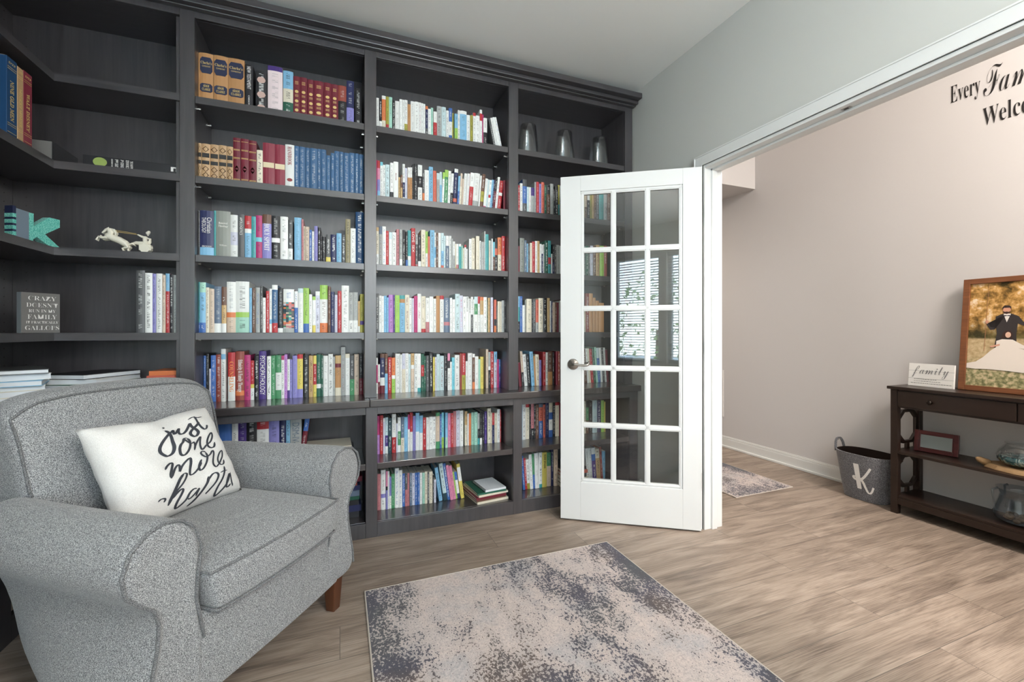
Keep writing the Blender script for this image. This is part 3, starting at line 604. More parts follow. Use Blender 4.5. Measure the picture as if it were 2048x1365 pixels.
('M4',1.120,2.630,'200,17.0,224,G,0,0;216,15.0,212,w,0,2m;230,13.0,210,w,0,1m;245,16.0,212,b,0,3m;257,10.0,202,b,0,-5m;277,28.0,219,h,0,3;294,8.0,218,V,0,-2m;312,27.0,217,l,0,0;340,30.0,217,q1O2b,0,-2;368,26.0,221,c,0,-2;388,15.0,204,w,0,0m;402,11.0,202,L,0,0m;418,21.0,216,P,0,-2;440,23.0,230,w,0,3;464,26.0,216,c9r,0,1;487,22.0,207,w7u,0,-6;511,24.0,215,w,0,-3;532,16.0,203,w,0,-1m;552,23.0,221,O,0,5;576,24.0,223,r1w,0,5;606,37.0,210,d7u8d,0,1;630,14.0,210,w,0,-6m;649,18.0,202,w,0,3m;672,29.0,236,A,0,-1;696,21.0,227,L,0,1;716,18.0,221,w,0,2m;734,18.0,221,w,0,2m;750,14.0,209,w,0,0m;766,15.0,221,w5G,0,5m;775,8.0,205,w,0,-1m;790,23.0,222,A2e5w,0,-1;811,16.0,224,r2w,0,4m;827,22.0,221,o1t5w,0,-4;850,22.0,221,w,0,-2;866,7.0,206,E,0,4m;874,14.0,217,t,0,-5m;896,17.0,221,L,0,4m;918,15.0,207,C6k8o,0,2m;928,9.0,172,G,0,-1m;940,16.0,197,c,0,-3m;956,11.0,196,c,0,3m;972,20.0,204,g,0,5m;982,6.0,211,k,0,-4'),
('M5',0.755,2.720,'205,10.0,214,w2P7w,0,0m;216,13.0,174,w6R,0,1m;237,28.0,237,n1N6w8R,0,0;258,17.0,237,n5b,0,-2;278,21.0,215,r,0,-4;300,21.0,212,o5w6l,0,1;326,29.0,236,w,0,4;344,11.0,230,w,0,-5m;360,20.0,237,L4c,0,-3;380,19.0,237,w,0,4;396,13.0,232,A,0,4m;414,21.0,236,t3w4s,0,2;433,20.0,235,w,0,-6;454,21.0,234,w9q,0,3;476,19.0,232,E3r6E,0,6;490,11.0,218,E,0,6m;506,20.0,221,G,0,2;526,22.0,239,k,0,-5;546,14.0,211,y,0,4m;556,10.0,211,L,0,-3m;572,20.0,228,A,0,2;596,26.0,217,A,0,5;620,23.0,227,k,0,3;638,16.0,232,p2k4w,0,-4m;652,13.0,178,w,0,-2m;670,19.0,205,a,0,5m;692,31.0,221,w,0,-4;717,14.0,230,I,0,1m;735,24.0,230,r6Y,0,-1;754,14.0,180,w,0,-4m;778,30.0,231,w,0,1;800,17.0,226,w1n8o,0,-5m;820,24.0,209,w,0,-5;840,13.0,190,m,0,-1m;856,21.0,206,y,0,-5m;891,16.0,255,s,0,-5m;909,16.0,236,g4w5k,0,1m;928,21.0,239,r,0,3;952,23.0,237,b3L,0,5;966,12.0,187,P,0,-4m;979,10.0,186,B5V,0,-1m'),
('M6',0.402,2.690,'210,19.0,226,P5h,0,5;228,18.0,229,r,0,-2;242,11.0,212,w1L,0,-5m;258,18.0,214,A5V8w,0,2;276,21.0,209,Q,0,-4;300,24.0,231,w6r,0,2;317,10.0,175,L,0,0m;331,18.0,208,w4e8w,0,5;350,20.0,212,d6c,0,1;370,21.0,208,b,0,1;386,12.0,223,P4w,0,-3m;402,17.0,233,r5w,0,1;418,17.0,212,v,0,-3m;439,22.0,228,b5w,0,3;461,22.0,211,b5w,0,0;480,19.0,199,r,0,-4m;500,19.0,198,w,0,-3m;520,20.0,200,w,0,-2m;541,20.0,198,w,0,3m;562,25.0,223,e1s8e,0,-4;582,12.0,211,B,0,3m;594,14.0,220,a7l,0,2m;616,16.0,219,b7m,0,-5m;636,20.0,213,p,0,2m;652,15.0,214,r,0,-5m;668,19.0,224,u,0,-5m;691,24.0,226,L,0,1;713,22.0,225,w,0,-3;744,17.0,217,t4c,0,5m;756,10.0,203,w,0,0m;768,14.0,203,o,0,-2m;788,21.0,207,m,0,4;806,22.0,210,m,0,-6;828,16.0,198,g5k8q,0,3m;840,15.0,208,k8w,0,-5m;856,15.0,206,k,0,-4m;874,16.0,208,V,0,5m;898,25.0,226,c,0,2;912,8.0,200,c,0,-3m;923,16.0,197,r4N,0,-5m;944,19.0,194,c,0,6m;962,19.0,217,w,0,2m;976,7.0,211,r,0,4m'),
('M7',0.080,2.670,'212,21.0,213,u,0,1;236,27.0,233,w6v7w,0,-2;256,11.0,225,p4k5v,0,-3m;266,10.0,223,w,0,-2m;278,13.0,188,v6w,0,1m;292,19.0,205,e,0,-2;314,24.0,234,w,0,-1;335,20.0,222,w,0,-4;354,16.0,198,B,0,4m;369,14.0,199,G5u,0,2m;382,12.0,197,u,0,4m;396,15.0,199,d,0,-1m;412,18.0,193,L,0,4m;427,14.0,195,B,0,0m;442,14.0,195,B,0,1m;456,15.0,191,w,0,1m;472,15.0,189,m,0,3m;487,16.0,195,c,0,-1m;500,11.0,192,G,0,-5m;515,20.0,193,c,0,-6m;530,9.0,170,k,0,-4m;540,13.0,141,L,0,-6m;564,20.8,210,b,-8,5;592,23.8,234,A8Q,-8,0;614,18.8,231,B,-8,3;630,17.8,221,p,-8,-6m;650,18.8,215,p,-8,0m;666,12.9,173,l,-8,5m;680,16.8,171,B3w8N,-8,1m;700,21.8,220,y1w5y,-8,-1'),
('R2',1.893,2.630,'1080,13.0,179,r,0,0m;1094,18.0,193,w,0,-5m;1119,30.0,221,G2B7G,0,-4;1140,13.0,175,A,0,-4m;1156,16.0,176,w,0,-2m;1177,24.0,175,V3g,0,-1m;1199,14.0,217,g,0,5m;1212,19.0,217,r,0,-4m;1230,17.0,206,v,0,-3m;1249,22.0,219,C,0,-3m;1268,17.0,202,E,0,-4m;1290,27.0,205,k3n,0,-3;1316,23.0,217,g,0,-3m;1335,14.0,184,k,0,0m;1350,23.0,205,k,0,-6m;1373,12.0,218,Y6q,0,5m;1380,10.0,213,g,0,-2m;1398,19.0,224,n,0,5m;1416,20.0,212,B,0,2m;1438,24.0,225,k,0,2m;1462,28.0,222,c,0,0m;1489,20.0,235,r,0,5m;1505,24.0,217,w,0,-5m;1531,20.0,236,G,0,2m;1546,16.0,231,n,0,-3m;1563,12.0,229,Y,0,2m;1581,22.0,228,s6n,0,3m;1598,21.0,230,w4k,0,-4m;1617,16.0,234,Y,0,-4m;1632,16.0,232,t,0,-6m;1652,19.0,235,n,0,-3m;1670,21.0,240,G,0,-5m;1702,39.0,249,q,0,-1;1743,32.0,245,g,0,6;1764,22.0,252,n,0,-2m'),
('R3',1.505,2.630,'1078,13.0,173,R,0,-2m;1102,32.0,227,J,0,0;1125,16.0,214,d,0,-3m;1140,9.0,195,b,0,3m;1152,15.0,191,G,0,3m;1164,15.0,200,c,0,-4m;1182,21.0,209,r,0,-3m;1203,16.0,216,w,0,2m;1221,18.0,218,t,0,5m;1236,15.0,199,w,0,2m;1246,11.0,192,w3N,0,-1m;1262,14.0,199,w,0,6m;1275,24.0,222,E,0,-6;1298,21.0,224,q5r7q,0,-5m;1318,11.0,139,w,0,3m;1329,14.0,203,k6N,0,-1m;1341,14.0,198,G,0,-5m;1364,26.0,201,g,0,1m;1390,21.0,198,w,0,6m;1411,28.0,209,n,0,0m;1438,28.0,190,B,0,-2m;1464,28.0,207,c,0,-5m;1492,29.0,199,k,0,-5m;1527,28.0,218,r,0,5m;1548,21.0,209,g,0,0m;1572,20.0,206,g,0,5m;1586,20.0,210,E,0,-5m;1604,15.0,212,G,0,-3m;1622,23.0,213,L,0,-5m;1648,23.0,215,n,0,-1m;1672,29.0,222,t,0,-5;1706,33.0,219,l,0,-3;1736,27.0,222,I,0,-1m'),
('R4',1.120,2.630,'1078,13.0,233,b3q7k,0,-2m;1093,18.0,233,B,0,-5m;1110,17.0,176,w,0,-6m;1130,13.0,211,J,0,6m;1150,37.0,218,c,0,-4;1175,10.0,212,k,0,0m;1189,20.0,217,G,0,-1m;1210,22.0,215,C7g,0,0m;1234,32.0,225,c,0,-5;1266,29.0,226,k,0,-2;1290,19.0,227,t,0,-5m;1307,10.0,208,w,0,1m;1320,11.0,206,N,0,5m;1332,18.0,199,s,0,1m;1350,15.0,202,n,0,4m;1361,14.0,199,R,0,-3m;1370,7.0,197,g,0,-6m;1390,27.0,212,w,0,0m;1417,28.0,223,n,0,0m;1445,28.0,209,B,0,1m;1472,28.0,219,c,0,-1m;1502,29.0,230,k,0,2m;1532,29.0,216,r,0,3m;1554,15.0,222,g,0,5m;1566,18.0,166,c,0,-2m;1590,29.0,268,I,0,-1;1622,30.0,269,O,0,4;1644,23.0,239,O,0,-3m;1668,26.0,219,O,0,-5m;1704,42.0,205,O,0,-2'),
('R5',0.755,2.720,'1120,19.0,161,R,-4,-5m;1142,17.0,236,s6k,-4,3m;1164,26.9,215,w,-4,4;1184,20.9,215,k,-4,-2m;1212,24.9,233,b,-4,-4;1231,12.0,204,O,-3,-5m;1252,27.0,212,c,-2,-3;1272,17.0,175,v,0,-5m;1304,21.0,230,r,0,-1m;1324,18.0,226,w,0,1m;1348,35.0,231,n6O,0,-3;1371,12.0,225,k,0,-5m;1402,16.0,232,H,0,2m;1414,14.0,232,I,0,-5m;1436,30.0,224,k,0,-4m;1466,28.0,227,w,0,-3m;1495,28.0,223,n,0,-2m;1522,29.0,230,B,0,-5m;1552,29.0,222,c,0,-1m;1590,45.0,225,r,0,-2m;1626,22.9,242,n,-4,3m;1644,15.0,249,w,-4,1m;1662,17.0,249,c,-4,5m;1680,21.9,245,r,-4,2m;1701,20.0,252,E,-4,3m;1718,17.0,256,m,-4,1m;1736,21.9,252,A3B,-4,-1m;1760,19.0,251,w,-4,4m;1776,17.0,251,G,-4,2m;1795,16.0,251,w,-4,5m;1811,20.0,236,R,-4,3m'),
('R6',0.402,2.700,'1129,12.0,240,b,0,2m;1144,23.0,240,w,0,-3;1173,28.0,237,r1c,0,4;1190,10.0,232,k,0,-1m;1206,23.0,236,u7k,0,-4;1222,13.0,235,k,0,-5m;1241,24.0,229,n,0,-4m;1268,31.0,232,d1C5B,0,-3;1296,18.0,225,C,0,2m;1316,26.0,239,N,0,-3;1342,29.0,242,c3B5w8B,0,-5;1370,19.0,240,k,0,3m;1395,32.0,238,r1c,0,1;1424,33.0,233,R,0,-6m;1459,38.0,226,k,0,-5m;1501,44.0,228,B,0,-4m;1544,39.0,220,w,0,-2m;1586,39.0,222,n,0,4m;1616,20.0,230,c,0,5m;1634,23.0,229,k2e6n,0,1m;1658,28.0,228,k,0,-3;1694,40.0,231,A,0,-1;1729,32.0,229,N,0,-2;1758,26.0,227,l,0,-2m;1774,9.0,217,y,0,-6m'),
('R7',0.080,2.660,'1122,17.0,226,B,-4,1m;1140,15.0,209,r,-4,4m;1158,22.9,198,w8Y,-4,3m;1176,21.0,231,w,-3,-5m;1197,16.0,232,e6B,-3,0m;1219,30.0,235,w,-2,-4;1250,26.0,235,w9q,0,3;1278,34.0,233,y,0,-1;1313,32.0,228,e4s,0,5;1338,21.0,268,N,0,4;1360,31.0,264,s,0,-5'),
('R8',0.080,2.660,'1609,21.9,229,w,-4,-2m;1637,25.9,227,w,-4,5m;1662,30.9,227,w2B4V,-4,0;1694,33.9,215,c3t,-4,-1;1720,18.0,228,I,-4,-1m;1744,26.0,195,b,0,3m'),
('C4',1.120,2.630,'-900,35.0,302,G,0,5;-866,29.0,291,w,0,0;-846,16.0,289,v,0,6;-824,25.0,290,w,0,1;-804,13.0,282,s,0,-5;-791,18.0,292,b3r,0,4;-774,15.0,288,k,0,-1;-758,13.0,285,g,0,-5;-750,11.0,286,w,0,6'),
]
# ------------------------------------------------------------------ books
PAL = {'w': (236, 238, 235), 'c': (226, 217, 194), 'g': (168, 172, 170), 'G': (82, 84, 86), 'k': (34, 34, 38), 'r': (188, 44, 50), 'R': (112, 28, 44),
 'p': (222, 132, 168), 'P': (188, 48, 112), 'o': (226, 122, 68), 'O': (190, 136, 84), 't': (200, 164, 110), 'n': (104, 70, 54), 'y': (224, 204, 92),
 'Y': (166, 160, 60), 'l': (156, 204, 86), 'e': (70, 146, 96), 'E': (34, 92, 72), 'q': (62, 160, 164), 'Q': (36, 66, 76), 'b': (126, 186, 224),
 'B': (58, 104, 182), 'N': (34, 40, 86), 'v': (134, 130, 200), 'V': (68, 44, 126), 'm': (160, 212, 192), 's': (212, 190, 168), 'd': (94, 112, 136),
 'u': (190, 116, 122), 'a': (116, 204, 222), 'A': (198, 222, 226), 'L': (208, 210, 228), 'h': (186, 128, 204), 'C': (214, 98, 76), 'H': (140, 44, 62),
 'I': (150, 66, 54), 'S': (54, 96, 140), 'X': (24, 66, 112), 'J': (138, 142, 134), 'K': (150, 140, 104), 'T': (196, 156, 112), 'f': (196, 150, 140), 'x': (232, 212, 214)}
CN = {'w': 'white', 'c': 'cream', 'g': 'light grey', 'G': 'dark grey', 'k': 'black', 'r': 'red', 'R': 'maroon', 'p': 'pink', 'P': 'magenta', 'o': 'orange', 'O': 'tan',
 't': 'sand', 'n': 'brown', 'y': 'yellow', 'Y': 'olive', 'l': 'lime green', 'e': 'green', 'E': 'dark green', 'q': 'teal', 'Q': 'dark teal', 'b': 'light blue', 'B': 'blue',
 'N': 'navy', 'v': 'lavender', 'V': 'purple', 'm': 'mint', 's': 'beige', 'd': 'slate blue', 'u': 'dusty rose', 'a': 'aqua', 'A': 'pale aqua', 'L': 'pale lilac', 'h': 'orchid',
 'C': 'coral', 'H': 'crimson', 'I': 'brick red', 'S': 'steel blue', 'X': 'deep blue', 'J': 'stone grey', 'K': 'khaki', 'T': 'light tan', 'f': 'floral', 'x': 'pale pink'}
SHN = {'L1': 'top shelf, left bay', 'L2': 'second shelf, left bay', 'L3': 'third shelf, left bay', 'L4': 'fourth shelf, left bay', 'L5': 'countertop, left bay', 'L6': 'base cabinet behind armchair',
 'M1': 'top shelf, middle bay', 'M2': 'second shelf, middle bay', 'M3': 'third shelf, middle bay', 'M4': 'fourth shelf, middle bay', 'M5': 'countertop, middle bay', 'M6': 'upper base shelf, middle bay', 'M7': 'lowest shelf, middle bay',
 'R2': 'second shelf, door bay', 'R3': 'third shelf, door bay', 'R4': 'fourth shelf, door bay', 'R5': 'countertop, door bay', 'R6': 'upper base shelf, door bay', 'R7': 'lowest shelf, door bay', 'R8': 'lowest shelf behind door glass', 'C4': 'fourth shelf, corner unit'}
def bands(code):
    out = []; i = 0; prev = 0.0
    while i < len(code):
        c = code[i]; i += 1
        if i < len(code) and code[i].isdigit(): e_ = int(code[i]) / 10; i += 1
        else: e_ = 1.0
        if e_ == 0: e_ = 0.05
        out.append((c, prev, e_)); prev = e_
    return out
rb = random.Random(11)
LINC = {k: lin(tuple(x * .87 + .13 * (sum(v) / 3 * .6 + 70) for x in v)) for k, v in PAL.items()}
def book_geo(m, x, w, H_, D, y, z, code, lean, pages_in_mesh, textseed, titled=False, ends=True):
    """one standing book; spine towards -y, slightly rounded, built band by band"""
    R_ = Matrix.Translation((x, 0, z)) @ Matrix.Rotation(math.radians(lean), 4, 'Y') if lean else Matrix.Translation((x, 0, z))
    if lean:
        s_ = math.sin(math.radians(abs(lean))) * w / 2
        R_ = Matrix.Translation((x - math.sin(math.radians(lean)) * H_ / 2, 0, z + s_ + 0.0005)) @ Matrix.Rotation(math.radians(lean), 4, 'Y')
    bs = bands(code); h = w / 2 - 0.0003; cv = min(0.005, w * 0.12)
    px_ = [-h, -h * 0.5, 0, h * 0.5, h]; py_ = [y + cv, y + cv * 0.25, y, y + cv * 0.25, y + cv]
    j = lambda c: tuple(max(0, min(1, v * k_)) for v, k_ in zip(c[:3], (f_, f_, f_))) + (1.0,)
    f_ = 0.93 + 0.14 * rb.random(); ta_ = (0.25 + 0.6 * rb.random()) * (0.0 if code in ('T', 'R', 'H', 'O', 'x') else 0.6 if code == 'S' else 1)
    main = max(bs, key=lambda q: q[2] - q[1])[0]
    for c, a, e_ in bs:
        col = j(LINC[c]); lum = sum(LINC[c][:3]) / 3
        zt, zb = H_ * (1 - a), H_ * (1 - e_)
        tcol = (LINC['k'] if lum > 0.22 else LINC['w'])[:3]
        if not titled and lum > 0.4 and rb.random() < 0.2: tcol = LINC[rb.choice('BRPQGn')][:3]
        ln = zt - zb
        segs = [(zt, zb, 0)]
        if ln > 0.05 and not titled: segs = [(zt, zt - 0.014, 0), (zt - 0.014, zb + 0.02, 1), (zb + 0.02, zb, 0)]
        if c == 'f':
            segs = []; q_ = zt
            while q_ > zb + 0.004: segs.append((q_, max(zb, q_ - 0.009), 2)); q_ -= 0.009
        for za, zc, tx in segs:
            vs = [R_ @ Vector((a_, b_, zc)) for a_, b_ in zip(px_, py_)] + [R_ @ Vector((a_, b_, za)) for a_, b_ in zip(px_, py_)]
            fs = [(q, q + 1, 5 + q + 1, 5 + q) for q in range(4)]
            uv = [[(q / 4 - .5), zc + textseed, ((q + 1) / 4 - .5), zc + textseed, ((q + 1) / 4 - .5), za + textseed, (q / 4 - .5), za + textseed] for q in range(4)]
            uv = [[tuple(u[2 * i_:2 * i_ + 2]) for i_ in range(4)] for u in uv]
            if tx == 2: cols = [LINC[rb.choice('qoCeGLsuQ')] for _ in fs]
            else: cols = [col] * 4
            m.add(vs, fs, cols, [tcol + (ta_ if tx == 1 else 0.0,)] * 4, uv)
        m.add([R_ @ Vector(v) for v in ((-h, y + cv, zb), (-h, y + D, zb), (-h, y + D, zt), (-h, y + cv, zt), (h, y + cv, zb), (h, y + D, zb), (h, y + D, zt), (h, y + cv, zt))], [(1, 0, 3, 2), (4, 5, 6, 7)], j(LINC[c if e_ - a > .5 else main]))
    mc = j(LINC[main]); pg = lin((214, 207, 192)) if pages_in_mesh else mc
    top = [R_ @ Vector((a_, b_, H_)) for a_, b_ in zip(px_, py_)] + [R_ @ Vector((h, y + D, H_)), R_ @ Vector((-h, y + D, H_))]
    bot = [R_ @ Vector((a_, b_, 0)) for a_, b_ in zip(px_, py_)] + [R_ @ Vector((h, y + D, 0)), R_ @ Vector((-h, y + D, 0))]
    if pages_in_mesh:
        m.add(top, [tuple(range(7))], pg); m.add(bot, [tuple(range(7))[::-1]], pg)
        m.add([R_ @ Vector(v) for v in ((h, y + D, 0), (-h, y + D, 0), (-h, y + D, H_), (h, y + D, H_))], [(0, 1, 2, 3)], pg)
    else:
        # open casing: thin boards, the page block is a part of its own
        b_ = min(0.0022, w * 0.12)
        for s1, s2 in ((-h, -h + b_), (h - b_, h)):
            m.add([R_ @ Vector(v) for v in ((s1, y + cv, H_), (s2, y + cv, H_), (s2, y + D, H_), (s1, y + D, H_), (s1, y + cv, 0), (s2, y + cv, 0), (s2, y + D, 0), (s1, y + D, 0))],
                  [(0, 1, 2, 3), (7, 6, 5, 4), (3, 2, 6, 7)], mc)
            xi = s2 if s1 < 0 else s1
            m.add([R_ @ Vector(v) for v in ((xi, y + cv, 0), (xi, y + D, 0), (xi, y + D, H_), (xi, y + cv, H_))], [(0, 1, 2, 3)], mc)
        m.add(top[:5] + [R_ @ Vector((h, y + cv + b_, H_)), R_ @ Vector((-h, y + cv + b_, H_))], [tuple(range(7))], mc)
        m.add(bot[:5] + [R_ @ Vector((h, y + cv + b_, 0)), R_ @ Vector((-h, y + cv + b_, 0))], [tuple(range(7))[::-1]], mc)
    return R_
# lettering that can be read in the photo: (shelf, index) -> [(text, style, rotated, centre fraction from top, height fraction of width or letter height, length fraction, colour)]
TT = {
 ('L1', 1): [("Clarke's", 's', 0, .20, .8, 'gold'), ('COMMENTARY', 'n', 0, .27, .62, 'gold'), ('ADAM\nCLARKE', 's', 0, .70, .6, 'gold')],
 ('L1', 2): [("Clarke's", 's', 0, .20, .8, 'gold'), ('COMMENTARY', 'n', 0, .27, .62, 'gold'), ('ADAM\nCLARKE', 's', 0, .70, .6, 'gold')],
 ('L1', 3): [("Clarke's", 's', 0, .20, .8, 'gold'), ('COMMENTARY', 'n', 0, .27, .62, 'gold'), ('ADAM\nCLARKE', 's', 0, .70, .6, 'gold')],
 ('L1', 4): [('NEW TESTAMENT', 'n', 1, .30, .5, 'white_ink'), ('CARSON', 'n', 1, .80, .2, 'white_ink')],
 ('L2', 11): [('HANDBOOK', 's', 1, .26, .44, 'mah')],
 ('L3', 1): [('Christian', 'n', 1, .32, .34, 'white_ink', .18), ('THEOLOGY', 'n', 1, .32, .30, 'white_ink', -.2), ('ERICKSON', 'n', 0, .78, .66, 'white_ink')],
 ('L3', 3): [('Renewal\nTheology', 's', 0, .30, .66, 'white_ink'), ('Williams', 's', 0, .74, .5, 'white_ink')],
 ('L3', 5): [('APOLOGETICS', 'n', 1, .27, .40, 'white_ink')],
 ('L3', 9): [('HOLY SPIRIT', 's', 1, .50, .56, 'white_ink')],
 ('L5', 7): [('Ethnicity & Family Therapy', 's', 1, .50, .62, 'white_ink')],
 ('L5', 11): [('PSYCHOPATHOLOGY', 'n', 1, .50, .68, 'white_ink')],
 ('L5', 6): [('COUNSELING', 's', 1, .50, .60, 'orange')],
 ('L6', 8): [('DSM-IV-TR', 'n', 1, .42, .60, 'slate')],
 ('L6', 0): [('APPLIED', 'n', 1, .72, .4, 'white_ink')],
 ('M3', 11): [('LOVE  SEX', 'n', 1, .36, .58, 'white_ink')],
 ('M2', 6): [('RISK', 's', 1, .40, .22, 'mah')],
 ('M4', 26): [('BECOMING US', 'n', 1, .22, .40, 'black_ink')], ('M4', 27): [('BECOMING US', 'n', 1, .22, .40, 'black_ink')],
 ('M5', 27): [('S', 's', 0, .52, .55, 'red_ink')],
 ('R7', 7): [('TONY EVANS', 's', 1, .25, .42, 'black_ink')],
}
M['mah'] = plain('dark red lettering', (140, 60, 60), 0.6); M['orange'] = plain('orange lettering', (232, 150, 80), 0.6); M['red_ink'] = plain('plum red lettering', (150, 50, 80), 0.6)
M['label_navy'] = plain('navy spine label', (34, 42, 72), 0.5)
SMALLS = {}
M['rose_oct'] = plain('rose printed medallion', (200, 168, 158), 0.5); M['cream_label'] = plain('cream spine label', (222, 206, 172), 0.5); M['black_label'] = plain('black leather label', (40, 38, 38), 0.4)
def spine_marks(key, i, x, y, Z, w, H_, t):
    """foil tooling and labels that the photo shows on the matched sets"""
    def ov(m, f, rx, rz, n_=14): m.prism([(rx * math.cos(2 * PI * k / n_), rz * math.sin(2 * PI * k / n_)) for k in range(n_)], lambda u, v, d_: (x + u, y - d_, Z + H_ * (1 - f) + v), -.002, .0006)
    def rc(m, f0, f1, k=.42): m.box(x - w * k, y - .0006, Z + H_ * (1 - f1), x + w * k, y + .002, Z + H_ * (1 - f0))
    g_ = MB()
    if key == 'L1' and 8 <= i <= 13:
        for f in (.37, .60, .82, .96): ov(g_, f, w * .26, .008)
        for f in (.12, .15, .18, .45, .48, .68, .71): rc(g_, f, f + .010, .24)
        g_.build('foil_tooling', M['gold'], t)
    elif key == 'L1' and i == 5:
        for f in (.22, .58, .90): ov(g_, f, w * .38, .017, 8)
        g_.build('medallions', M['rose_oct'], t)
    elif key == 'L2' and i <= 4:
        rc(g_, .26, .38); rc(g_, .47, .57); g_.build('spine_label', M['black_label'], t); h_ = MB()
        for f in (.15, .70, .87):
            for s in (1, -1): h_.add([(x - w * .4, y - .0005, Z + H_ * (1 - f)), (x - w * .3, y - .0005, Z + H_ * (1 - f)), (x, y - .0005, Z + H_ * (1 - f) + s * .015), (x, y - .0005, Z + H_ * (1 - f) + s * .012)], [(0, 1, 2, 3), (3, 2, 1, 0)]); h_.add([(x + w * .4, y - .0005, Z + H_ * (1 - f)), (x + w * .3, y - .0005, Z + H_ * (1 - f)), (x, y - .0005, Z + H_ * (1 - f) + s * .015), (x, y - .0005, Z + H_ * (1 - f) + s * .012)], [(0, 1, 2, 3), (3, 2, 1, 0)])
        h_.build('blind_tooling', M['leg_wood'], t)
    elif key == 'L2' and 5 <= i <= 7:
        for f in (.07, .25, .27, .43, .45, .90, .92): rc(g_, f, f + .007)
        for s in (1, -1): g_.add([(x - w * .3, y - .0006, Z + H_ * .32), (x, y - .0006, Z + H_ * .32 + s * .018), (x + w * .3, y - .0006, Z + H_ * .32), (x, y - .0006, Z + H_ * .32 + s * .006)], [(0, 1, 2, 3), (3, 2, 1, 0)])
        g_.build('foil_tooling', M['gold'], t)
    elif key == 'L2' and i in (9, 10):
        rc(g_, .45, .57, .45); g_.build('spine_label', M['cream_label'], t)
    elif key == 'L2' and i == 11:
        ov(g_, .80, w * .3, .009); g_.build('emblem', M['mah'], t)
def ordn(i): return ['first', 'second', 'third', 'fourth', 'fifth', 'sixth', 'seventh', 'eighth', 'ninth', 'tenth', 'eleventh', 'twelfth', 'thirteenth', 'fourteenth', 'fifteenth', 'sixteenth', 'seventeenth', 'eighteenth', 'nineteenth', 'twentieth'][i] if i < 20 else str(i + 1) + 'th'
def cdesc(code):
    bs = bands(code); bs2 = sorted(bs, key=lambda q: q[1] - q[2]); a = bs2[0]; d = CN[a[0]]
    for b_ in bs2[1:2]:
        if b_[0] != a[0]:
            pos = 'head' if b_[2] <= a[1] + 1e-6 or b_[1] < a[1] else 'foot'
            d += (' and ' + CN[b_[0]]) if b_[2] - b_[1] > .25 else ''
            if b_[2] - b_[1] <= .25: return d, ' with %s %s' % (CN[b_[0]], pos)
    return d, ''
used_labels = set()
rest = MB(); nmass = 0
PARTKEYS = ('L5', 'L6', 'M5', 'M6', 'M7', 'R5', 'R6', 'R7', 'R8', 'L4', 'L3', 'L1')
